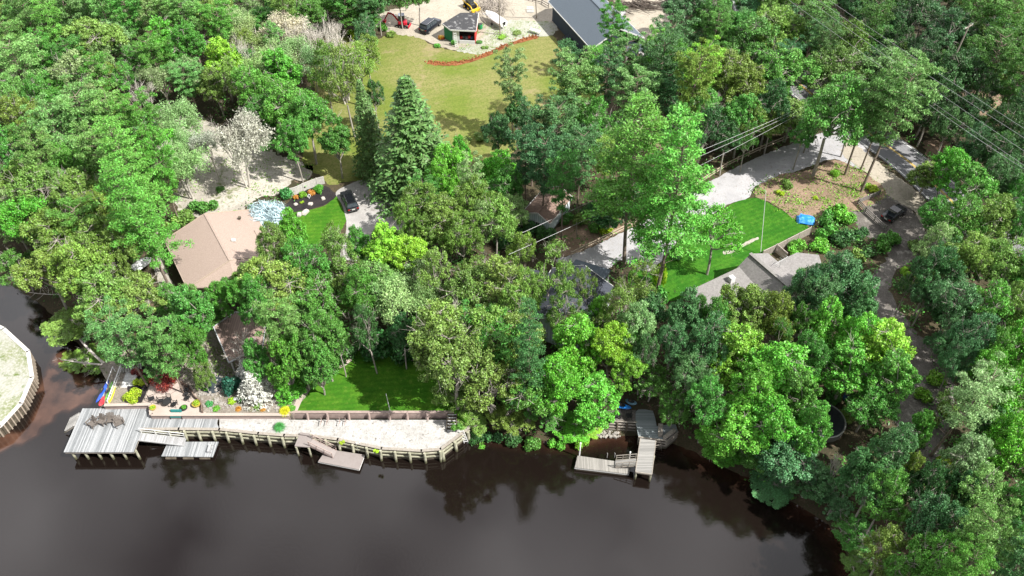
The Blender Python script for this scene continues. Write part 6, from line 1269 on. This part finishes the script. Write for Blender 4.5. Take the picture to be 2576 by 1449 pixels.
# shrubs and garden plants
def shrub(px, py, r, h, ck, label, kind='X', z=G, var=None):
    b = W(px, py, z); plant(kind, b, r, h, ck, var=var, label=label, px=px, py=py)
shrub(674, 572, 4.0, 3.8, 'sv', 'large silvery blue weeping conifer covering the corner of the tan roof', 'Z')
shrub(648, 1000, 2.5, 5.2, 'wh', 'white-needled small spruce in the rock garden, right of the pond', 'U'); shrub(628, 955, 1.7, 4.2, 'wh', 'pale spruce just behind the white-needled one', 'U')
shrub(586, 980, 1.4, 2.2, 'te', 'deep blue-green conifer between the pond and the white spruce')
shrub(415, 968, 2.0, 2.4, 'rd', 'dark red japanese maple at the back of the pink patio', 'Z'); shrub(345, 944, .9, 1.0, 'rd', 'small dark red bush in the dark bed')
shrub(426, 920, .9, 1.1, 'yy', 'golden yellow bush behind the red maple'); shrub(337, 1002, 1.25, 1.2, 'lm', 'largest lime green bush in the dark bed', 'X'); shrub(350, 970, .9, 1.0, 'lm', 'middle lime bush in the dark bed'); shrub(373, 952, 1.0, 1.0, 'br', 'bright green bush at the back of the dark bed')
shrub(704, 1077, .85, 1.1, 'em', 'round emerald tuft of ornamental grass on the white sand', 'G', 1.9)
shrub(721, 497, 1.2, 1.8, 'em', 'round emerald shrub at the left end of the picket board fence'); shrub(803, 482, .9, 1.3, 'br', 'bright green shrub at the right end of the mulch bed'); shrub(745, 500, .5, .7, 'or', 'small orange-tinged bush beside the round emerald shrub'); shrub(762, 494, .7, .9, 'ye', 'yellow-green bush in front of the board fence'); shrub(784, 488, .65, .8, 'or', 'orange and yellow bush near the fence middle'); shrub(759, 509, .4, .3, 'lm', 'tiny lime cushion plant in the mulch')
shrub(718, 1036, .9, .8, 'yy', 'spiky yellow-green yucca at the corner of the lower lawn', 'G'); shrub(736, 1030, .5, .5, 'br', 'small green plant beside the yucca')
for i, (x, c, lab) in enumerate(((600, 'or', 'left of three tan tufts above the ledge'), (632, 'tan', 'middle of three tan tufts above the ledge'), (662, 'or', 'right of three tan tufts above the ledge'))): shrub(x, 1030, .5, .5, c, lab, 'G')
shrub(516, 975, .8, .8, 'br', 'bright green plant at the left rim of the pond'); shrub(527, 1018, .5, .5, 'em', 'small emerald plant in the front of the rock garden'); shrub(545, 1030, .5, .4, 'br', 'low green plant by the ledge wall'); shrub(585, 1012, .6, .6, 'lm', 'lime plant beside the white plaque'); shrub(606, 1008, .6, .8, 'dk', 'dark plant right of the white plaque'); shrub(650, 1025, .6, .6, 'ol', 'olive plant between the tan tufts')
for o_, r_ in POTS: plant('X', o_.location + Vector((0, 0, r_ * .7)), r_ * .9, .45, 'lm' if r_ > .36 else 'br', label={.5: 'yellowish leaves in the round yellow pot', .4: 'small plant in the olive glazed pot', .35: 'green plant in the dark planter'}[r_], px=PX(o_.location)[0], py=PX(o_.location)[1])
SH = """740 1010 1.3 1.6 lm|765 985 1.5 1.9 br|790 955 1.5 1.9 ye|830 925 1.4 1.6 br|700 1005 1.2 1.5 br|860 905 1.3 1.5 gr|670 1000 1.0 1.2 br|745 960 1.6 2.2 br|780 920 1.6 2.3 gr|880 885 1.6 2.2 dk|950 885 2.4 3.4 dk|1020 895 2.4 3.4 dk|1070 900 1.6 2.4 dk|640 1010 .8 .7 gr
465 560 1.7 2.2 ol|500 535 1.8 2.2 gr|530 530 1.5 1.8 gr|440 580 1.6 2.4 ol|600 540 .9 .9 br|420 610 1.4 1.8 gr|555 480 .8 .8 gr|1150 570 1.2 1.6 gr|985 600 1.2 1.6 ol|955 600 1.4 1.6 ol|900 100 1.6 1.6 lm|885 92 1.4 1.5 lm|935 110 1.3 1.4 br|960 75 1.3 1.6 gr|1350 570 1.6 1.8 dk|1370 600 1.8 2.2 bg|1340 590 1.6 2.2 bg|1320 560 1.5 2.0 gr|1430 560 1.4 1.5 gr|1460 560 1.4 1.5 ol
1500 575 1.5 1.6 gr|1540 560 1.2 1.4 ye|1525 590 1.2 1.1 lm|1480 540 1.4 1.5 dk|1300 605 1.6 2.0 dk|1265 620 1.4 1.8 dk|1975 470 1.2 1.3 ol|1960 490 .8 .8 lm|2100 440 .9 1.0 ye|2050 500 .5 .5 lm|2195 480 1.0 .9 lm|2180 470 .8 .7 ye|2070 560 1.8 2.4 gr|2105 550 1.8 2.6 br|2130 560 1.4 1.8 br|2080 600 1.8 2.2 gr|2120 610 1.8 2.2 dk|2060 625 1.6 1.6 br|2005 625 1.4 1.4 br|1990 640 1.2 1.2 br|2160 590 1.4 1.5 dk|2210 620 1.8 2.2 gr|2240 610 1.4 1.8 gr|2180 650 1.6 1.6 dk|2150 650 1.5 1.6 ol|2300 625 1.2 1.4 ol|2280 690 1.0 1.2 ye|2275 720 1.1 1.3 ol
1240 420 1.1 1.1 gr|1200 350 1.3 1.1 ol|1170 360 1.3 1.1 ol|1225 330 1.2 1.2 dk|1190 440 1.2 1.4 br|1650 770 1.5 3.5 gr|1655 720 1.1 4.5 lm|1150 1082 .8 .9 gr|1195 1072 1.2 1.3 dk|1240 1078 1.3 1.5 dk|1210 1090 .7 .7 br|1290 1080 1.2 1.5 dk|1340 1090 1.2 1.5 gr|1400 1095 1.2 1.4 br|1460 1085 1.2 1.8 ye|860 1113 .4 .4 lm|945 1138 .4 .4 lm
2350 960 1.4 1.4 ye|2320 1000 1.2 1.2 ye|2385 1040 1.4 1.3 ol|2340 1060 1.2 1.2 ol|2300 1120 1.2 1.2 ol|2130 1050 1.2 1.2 ol|2370 1180 1.3 1.4 lm|2420 1130 1.2 1.3 br|2090 1010 1.2 1.4 gr|2150 1010 1.2 1.4 gr|1700 650 .8 .6 gr|1690 640 .1 .1 gr|985 90 1 1 ol|1100 118 .7 .7 br|1142 112 .6 1.0 gr|1205 108 .7 .5 gr|1260 95 1 .6 ye|1220 120 .8 .5 ol|1300 85 1 .5 ol|345 700 1.2 1.3 ol|372 715 1.1 1.2 lm|400 620 1.2 1.8 gr|385 560 1.3 1.8 dk|300 900 1.2 2 gr|290 950 1.0 1.4 gr|280 925 1.2 1.8 dk"""
for row in SH.split('\n'):
    for e in row.split('|'):
        x, y, r, h, c = e.split(); x, y, r, h = float(x), float(y), float(r), float(h)
        if r > .2: b = W(x, y, G); zz = land_z(b.x, b.y); b.z = zz if zz < G - .1 and not (740 < x < 1180 and y > 1000) else G; plant('X', b, r, h, c, px=x, py=y)
# fallen / leaning white logs over the creek
for i, (a, b, r, lab) in enumerate([((270, 918), (160, 905), .14, 'bare white branch hanging over the creek, lowest'), ((262, 915), (190, 840), .2, 'thick leaning grey trunk over the creek'), ((165, 740), (70, 735), .08, 'thin bare branch over the dark creek water')]):
    o = thing('dead_branch', lab, 'branch', W(*a, 1.5)); mb = MB(); A = W(*a, 1.6); B = W(*b, 2.6); random.seed(i + 50); limb(mb, A, B, r, r * .5, 7, .06, 4)
    for k in range(6):
        p = A.lerp(B, .35 + k * .11); e = p + Vector((random.uniform(-1.3, .2), random.uniform(-1.2, 1.2), random.uniform(-.3, .8))); limb(mb, p, e, r * .4, r * .12, 5, .2, 3)
        for j in range(2): limb(mb, p.lerp(e, .6), e + Vector((random.uniform(-.7, .4), random.uniform(-.7, .7), random.uniform(-.2, .4))), r * .2, r * .06, 4, .2, 2)
    mb.build('wood', m_barkw, o)

# ---- fill the rest of the woods with individual lower trees where the photograph shows closed canopy
EXIST = [(t[3].x, t[3].y, t[4]) for t in TREES if t[1] not in 'XZGU']
random.seed(77); fill = []
y = 40.0
while y < 200:
    x = -125.0
    while x < 125:
        bx, by = x + random.uniform(-2, 2), y + random.uniform(-2, 2); x += 5.4
        if not inpoly(bx, by, SHORE) or shore_dist(bx, by) < 2.5: continue
        r = random.uniform(2.2, 3.4); h = random.uniform(7, 10.5); px, py = PX((bx, by, G + h * .62)); fx, fy = PX((bx, by, G))
        if not (-60 < px < 2640 and -60 < py < 1520): continue
        s = r * FD / (CH / (math.sin(TH) + (py - 724.5) / FD * math.cos(TH)))
        pts = [(px, py), (fx, fy)] + [(px + s * math.cos(a), py + s * .8 * math.sin(a)) for a in (0, 1.05, 2.1, 3.14, 4.2, 5.25)]
        if any(inpoly(u, v, P_) for P_ in OPEN for u, v in pts): continue
        if any((bx - ex) ** 2 + (by - ey) ** 2 < (max(er * .55, 2.2)) ** 2 for ex, ey, er in EXIST): continue
        EXIST.append((bx, by, r)); dark = px > 1650
        kind = random.choice('OOMPT' if px < 1200 else 'OOMOP'); ck = random.choice(['pg', 'ol', 'gr', 'gr', 'pa'] if px < 1300 else ['gr', 'bg', 'dk', 'gr', 'ol'])
        fill.append(1); plant(kind, Vector((bx, by, G - .05)), r, h * (1.25 if kind == 'P' else 1), ck, px=px, py=py)
    y += 5.0
print('trees', len(TREES), 'fill', len(fill))
# undergrowth as one mass
def scatter(name, label, n, ck, size, zmax, test, seed, m=None):
    r_ = np.random.default_rng(seed); C = []
    while len(C) < n:
        px, py = r_.uniform(-80, 2660), r_.uniform(-80, 1500); 
        b = W(px, py, G)
        if not test(px, py, b): continue
        k = int(r_.integers(14, 34)); sp_ = r_.uniform(.3, .9)
        for q in r_.normal(size=(k, 3)): C.append((b.x + q[0] * sp_, b.y + q[1] * sp_, land_z(b.x, b.y) + abs(q[2]) * zmax * .4 + .05))
    C = np.array(C); me = leafmesh(name, C, nrm(r_.normal(size=C.shape) * .6 + np.array([0, 0, .8])), r_.uniform(size * .6, size * 1.3, len(C)), .55, m or m_leaf)
    o = bpy.data.objects.new(name, me); COL.objects.link(o); o.color = (*COLS[ck], 1); tag(o, label, kind='stuff'); return o
def wood(px, py, b): return inpoly(b.x, b.y, SHORE) and shore_dist(b.x, b.y) > .7 and not any(inpoly(px, py, P_) for P_ in OPEN)
scatter('undergrowth', 'low green undergrowth covering the forest floor', 60000, 'gr', .2, 1.6, wood, 5)
def gard(px, py, b): return inpoly(px, py, P_GARDEN) and not inpoly(px, py, [(355, 1040), (395, 925), (470, 950), (515, 1040)]) and random.random() < .6 and py < 1035
scatter('ground_cover', 'low mixed planting between the garden paths', 9000, 'ol', .12, .8, gard, 6)
def edge(px, py, b): return (inpoly(px, py, P_LAWN) and (px < 870 and py < 420)) or inpoly(px, py, [(1150, 150), (1240, 120), (1250, 105), (1150, 128)]) or inpoly(px, py, [(1040, 98), (1100, 120), (1080, 150), (1000, 110)])
def litt(px, py, b): return inpoly(px, py, P_LITTER) or inpoly(px, py, P_CLEAR) and random.random() < .25 or inpoly(px, py, [(1156, 126), (1330, 90), (1390, 60), (1210, 60)])
scatter('weeds', 'scattered weeds and tufts on bare ground', 5000, 'ye', .13, .4, litt, 8)

# labels: say which one by look, landmark and rank
ORD = ['', 'second ', 'third ', 'fourth ', 'fifth ', 'sixth ', 'seventh ', 'eighth ', 'ninth ', 'tenth ']
bk = {}
for t in TREES:
    root, kind, ck, base, r, h, lab, px, py = t
    if lab: root['label'] = lab if len(lab.split()) >= 4 else lab; continue
    m_ = min(MARKS, key=lambda q: (q[1] - px) ** 2 + ((q[2] - py) * 1.2) ** 2); dx, dy = px - m_[1], py - m_[2]
    d = ('right of' if dx > 0 else 'left of') if abs(dx) > abs(dy) else ('below' if dy > 0 else 'above')
    bk.setdefault((LOOK[ck], KIND[kind][1], d, m_[0]), []).append((dx * dx + dy * dy, root))
for (lk, kd, d, mk), lst in bk.items():
    lst.sort(key=lambda q: q[0])
    for i, (dd, root) in enumerate(lst):
        root['label'] = f"{lk} {kd} {d} {mk}" + ('' if len(lst) == 1 else (', nearest one' if i == 0 else f', {ORD[i] if i < 10 else str(i + 1) + "th "}nearest'))
for t in TREES:
    root, kind, ck, base, r, h, lab, px, py = t
    root['group'] = {'tree': 'trees of the woods around the houses', 'shrub': 'shrubs and small plants between the houses', 'grass tuft': 'tufts of ornamental grass'}[KIND[kind][2]]
